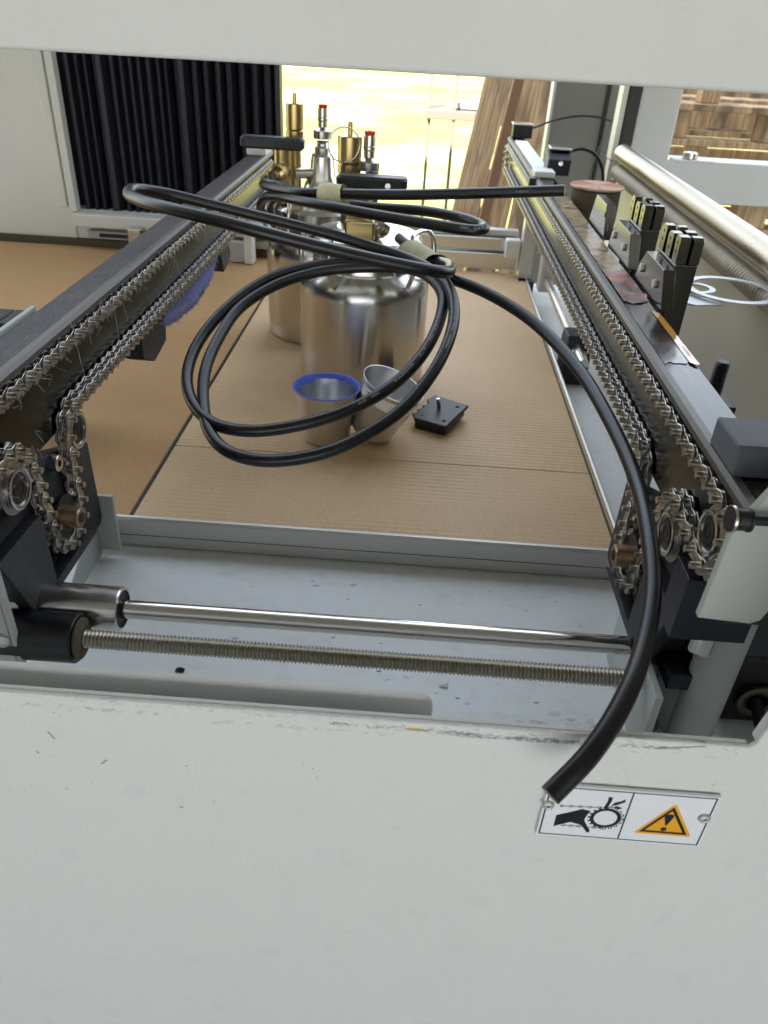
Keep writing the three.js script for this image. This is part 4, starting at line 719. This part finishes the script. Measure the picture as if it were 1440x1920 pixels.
{ // small parts at the far end of the right rail
  const n = thing('sensor_bracket', 'dark blue angled sensor bracket standing on right rail', 'bracket');
  mesh('body', extX([[-1.19, 0.0975], [-1.185, 0.124], [-1.215, 0.136], [-1.235, 0.136], [-1.235, 0.0975]], 0.222, 0.262, [], 0.001), M.navy, n);
  mesh('top_plate', box(0.226, 0.264, 0.1365, 0.1405, -1.24, -1.205, 0.001), M.alu, n);
  mesh('screw', lathe(hard([[0, 0], [0.004, 0], [0.004, 0.002], [0, 0.0025]]), [0.244, 0.118, -1.1865], [0, 0.2, 1], 14), M.steel, n);
  mesh('cable', tube(curveOf([[0.262, 0.133, -1.225], [0.285, 0.138, -1.23], [0.31, 0.13, -1.235], [0.33, 0.105, -1.24], [0.34, 0.06, -1.25]]), 0.0032, 24, 8), M.rubber, n);
  const w = thing('rail_clip', 'white clip with a black lever on the right rail', 'clip');
  mesh('clip', box(0.1965, 0.232, 0.0978, 0.109, -1.2, -1.15, 0.003), M.coat, w);
  mesh('lever', box(0.186, 0.2, 0.085, 0.1, -1.149, -1.13, 0.002), M.black, w);
  tag(mesh('white_cover', box(0.204, 0.2315, 0.0978, 0.103, -1.6, -1.2, 0.002), M.coat), 'white cover strip on the far end of right rail', 'cover');
  const e = thing('end_bracket', 'black bracket with thin wire at the far end of right rail', 'bracket');
  mesh('body', box(0.205, 0.25, 0.0978, 0.125, -1.71, -1.68, 0.002), M.black, e);
  mesh('top_plate', box(0.203, 0.252, 0.1255, 0.129, -1.715, -1.675, 0.001), M.alu, e);
  mesh('wire', tube(curveOf([[0.252, 0.12, -1.69], [0.30, 0.138, -1.7], [0.36, 0.15, -1.7], [0.42, 0.146, -1.69], [0.47, 0.125, -1.68], [0.49, 0.10, -1.67]]), 0.0022, 30, 8), M.rubber, e);
  tag(mesh('green_wire', tube(curveOf([[0.405, 0.22, -1.5], [0.39, 0.17, -1.5], [0.372, 0.11, -1.5], [0.362, 0.06, -1.5], [0.362, 0.0, -1.5]]), 0.0014, 30, 6), std({ color: L(0.05, 0.14, 0.05), roughness: 0.5 })), 'thin green wire hanging behind the right rail', 'wire');
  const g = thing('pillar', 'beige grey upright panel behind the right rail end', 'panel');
  mesh('panel', box(0.306, 0.475, -1.03, 0.9, -1.84, -1.8, 0.002), std({ color: L(0.27, 0.245, 0.205), roughness: 0.7, bumpMap: peel, bumpScale: 0.0001 }), g);  // shade put into the colour, darker than the likely plain grey
  mesh('edge_strip', box(0.299, 0.3055, -1.03, 0.9, -1.84, -1.792, 0.001), M.aluRaw, g);
  mesh('cable', cylBetween([0.432, -1.03, -1.793], [0.43, 0.9, -1.793], 0.0055, 0.0055, 12), M.rubber, g);
}
{ // guide rod and bearing in the gap between tray and right rail
  const r = thing('guide_rod', 'pale steel rod along the tray with a dark blue bearing block', 'rod');
  mesh('rod', cylBetween([0.262, -0.1, -1.23], [0.262, -0.1, -0.8], 0.0075, 0.0075, 24), M.steel, r);
  mesh('bearing_block', extX([[-0.86, -0.158], [-0.86, -0.096], [-0.87, -0.082], [-0.91, -0.082], [-0.92, -0.096], [-0.92, -0.158]], 0.246, 0.285, [], 0.0015), M.navy, r);
  mesh('bearing', lathe(hard([[0.008, 0], [0.0155, 0], [0.0155, 0.012], [0.011, 0.014], [0.008, 0.014]]), [0.262, -0.11, -0.8595], [0, 0, 1], 24), M.steel, r);
}
// front right corner: plate, cap, roller, post, motor
{
  const p = thing('end_plate', 'pale grey end plate with rounded corner at front of right rail', 'plate');
  const pts = [[0.188, 0.0215], [0.22, 0.0195], [0.2255, 0.0225], [0.228, 0.03], [0.262, 0.13], [0.205, 0.118], [0.19, 0.084]];
  mesh('plate', extZ(pts, -0.086, -0.08, [], 0.0006), M.coatGrey, p);
  const c = thing('cap_block', 'dusty dark grey cap block over the front of right rail', 'cap');
  mesh('cap', extX([[-0.122, 0.0985], [-0.122, 0.113], [-0.127, 0.117], [-0.165, 0.117], [-0.165, 0.0985]], 0.199, 0.26, [], 0.001), M.greyBox, c);
  const q = [0.1902, 0.0992, -0.072], r = thing('idler_axle', 'black axle with silver collar crossing the front of end plate', 'axle');
  mesh('axle', cylBetween([q[0] - 0.004, q[1], q[2]], [q[0] + 0.09, q[1], q[2]], 0.0028, 0.0028, 16), M.blackGloss, r);
  mesh('collar', lathe(hard([[0, 0], [0.0072, 0], [0.0072, 0.003], [0.0062, 0.004], [0.0062, 0.0095], [0.0068, 0.01], [0.0068, 0.0115], [0, 0.0115]]), [q[0] - 0.009, q[1], q[2]], [1, 0, 0], 24), M.black, r);
  mesh('silver_ring', lathe(hard([[0.0073, 0.0005], [0.0078, 0.0005], [0.0078, 0.002], [0.0073, 0.002]]), [q[0] - 0.009, q[1], q[2]], [1, 0, 0], 24), M.steel, r);
  const k = thing('round_post', 'grey painted round post standing in the front right corner', 'post');
  mesh('column', lathe([[0, 0], [0.0165, 0], [0.0165, 0.18], [0, 0.18]].flatMap((v, i) => (i === 1 || i === 2 ? [v, v] : [v])), [0.2465, -0.1598, -0.145], [0, 1, 0], 40), M.coatGrey, k);
  mesh('base_lug', extY([[0.232, -0.15], [0.22, -0.17], [0.224, -0.2], [0.25, -0.2], [0.258, -0.15]], -0.1598, -0.112, [], 0.0008), M.coatGrey, k);
  const b = thing('corner_block', 'white corner block with socket screw beside the round post', 'block');
  mesh('block', extX([[-0.168, -0.1595], [-0.168, -0.122], [-0.195, -0.108], [-0.218, -0.108], [-0.218, -0.1595]], 0.206, 0.2285, [], 0.0008), M.coat, b);
  mesh('stub', box(0.208, 0.23, -0.1075, -0.101, -0.215, -0.2, 0.0008), M.brown, b);
  mesh('wall_strip', box(0.1995, 0.2055, -0.1595, -0.09, -0.235, -0.12, 0.0008), M.coatGrey, b);
  mesh('socket_screw', lathe(hard([[0, 0.006], [0.0035, 0.006], [0.0035, 0.0105], [0.0068, 0.0105], [0.0074, 0.0098], [0.0074, 0.002], [0.0105, 0.002], [0.0105, 0], [0, 0]]), [0.2135, -0.1515, -0.153], [0, 1, 0.25], 22), M.steel, b);
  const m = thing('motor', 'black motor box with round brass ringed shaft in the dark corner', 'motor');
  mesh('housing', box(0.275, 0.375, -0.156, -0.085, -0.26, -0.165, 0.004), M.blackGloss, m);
  mesh('ring', lathe(hard([[0.009, 0], [0.016, 0], [0.016, 0.004], [0.0125, 0.005], [0.009, 0.004]]), [0.3, -0.128, -0.1645], [0, 0, 1], 30), std({ color: L(0.16, 0.13, 0.09), metalness: 1, roughness: 0.45 }), m);  // ring metal darkened in colour to stand in for the corner shade
  mesh('shaft', cylBetween([0.3, -0.128, -0.164], [0.298, -0.14, -0.13], 0.005, 0.005, 14), M.black, m);
  tag(mesh('ledge', box(0.268, 0.394, -0.158, -0.075, -0.31, -0.262, 0.001), M.brown), 'dusty brown ledge behind the black motor', 'ledge');
}

// ------------------------------------------------------------------ outside: pallets and a metal stand
const wood = (s) => std({ map: tex(256, 512, (u, v) => { const g = fbm(u, v, 26, 2, 4, s), n = fbm(u, v, 4, 3, 4, s + 4); return mix(mix(S(194, 164, 124), S(156, 122, 86), sm(0.35, 0.75, g)), S(104, 86, 68), sm(0.45, 0.75, n) * 0.75); }, true, [0.18, 0.5]), roughness: 0.85, bumpMap: fineGrain, bumpScale: 0.0006 });
const woods = [wood(151), wood(161), wood(171)];
const timber = (name, root, a, b, w, t, k) => { // board from a to b
  const A = V(a), B = V(b), d = B.clone().sub(A), g = boxUV(new RoundedBoxGeometry(w, d.length(), t, 1, 0.003));
  g.applyQuaternion(new THREE.Quaternion().setFromUnitVectors(new THREE.Vector3(0, 1, 0), d.clone().normalize())); g.translate((A.x + B.x) / 2, (A.y + B.y) / 2, (A.z + B.z) / 2);
  return mesh(name, g, woods[k % 3], root);
};
{
  const lean = (top, bot, z0) => { const k = (-1.04 - top[1]) / (bot[1] - top[1]); return [[top[0] + (top[0] - bot[0]) * 0.9, top[1] + (top[1] - bot[1]) * 0.9, z0 - 0.25], [top[0] + (bot[0] - top[0]) * k, -1.04, z0 + 0.15]]; };
  const p = thing('wooden_pallet', 'wooden pallet leaning upright outside, its boards tilted left', 'pallet', 'pallets outside the opening');
  const a = lean([0.2611, 0.1583, -2.8], [0.1662, -0.3732, -2.8], -2.8); timber('board', p, a[1], a[0], 0.1, 0.022, 0);
  const b = lean([0.377, 0.1542, -2.86], [0.3019, -0.3786, -2.86], -2.86); timber('board', p, b[1], b[0], 0.085, 0.022, 1);
  const c = lean([0.454, 0.1499, -2.86], [0.4003, -0.3726, -2.86], -2.86); timber('board', p, c[1], c[0], 0.09, 0.022, 2);
  const mid = (l, y) => { const t = (y - l[1][1]) / (l[0][1] - l[1][1]); return [l[1][0] + (l[0][0] - l[1][0]) * t, y, l[1][2] + (l[0][2] - l[1][2]) * t - 0.06]; };
  for (const [y, k] of [[0.02, 1], [-0.22, 2], [-0.62, 0]]) timber('stringer', p, mid(a, y), mid(c, y + 0.06), 0.08, 0.07, k);
  const br = mesh('brown_batten', new RoundedBoxGeometry(0.035, 1.2, 0.05, 1, 0.004), std({ color: L(0.22, 0.11, 0.05), roughness: 0.6 }), p);
  br.position.set(...[0.2892, -0.0005, -2.74]); br.rotation.z = -0.14;
  const s = thing('wooden_pallet', 'stacked wooden pallets outside at the far right behind white beam', 'pallet', 'pallets outside the opening');
  for (let i = 0; i < 5; i++) {
    const y = -1.03 + i * 0.262;
    for (let k = 0; k < 3; k++) mesh('bearer', box(0.72, 1.9, y, y + 0.02, -2.55 - k * 0.3, -2.45 - k * 0.3, 0.003), woods[k], s);
    for (let k = 0; k < 4; k++) mesh('block', box(0.74 + k * 0.33, 0.84 + k * 0.33, y + 0.021, y + 0.1, -2.54, -2.46, 0.003), woods[(k + i) % 3], s);
    for (let k = 0; k < 3; k++) mesh('deck_board', box(0.7, 1.92, y + 0.101, y + 0.121, -2.56 - k * 0.3, -2.44 - k * 0.3, 0.003), woods[(k + 1) % 3], s);
    mesh('added_rear_board', box(0.7, 1.92, y + 0.0, y + 0.2, -3.0, -2.98, 0.003), woods[i % 3], s);  // added boards close bright gaps, standing in for the dark stack interior
    for (let k = 0; k < 3; k++) mesh('spacer', box(0.86 + k * 0.4, 0.92 + k * 0.4, y + 0.122, y + 0.261, -2.53, -2.47, 0.003), woods[k], s);
  }
  const m = thing('metal_stand', 'light metal stand with a shelf outside on the grass', 'stand');
  const g = std({ color: L(0.1, 0.09, 0.072), roughness: 0.6 });
  for (const [x, z] of [[0.02, -4], [0.14, -3.9], [0.32, -4]]) mesh('leg', box(x - 0.008, x + 0.008, -1.05, 0.5, z - 0.008, z + 0.008, 0.002), g, m);
  mesh('shelf', box(0.0, 0.36, -0.09, -0.05, -4.2, -3.88, 0.004), g, m);
  mesh('tray', box(0.15, 0.36, -0.045, -0.015, -4.1, -3.95, 0.006), M.coatGrey, m);
}
renderer.render(scene, camera);
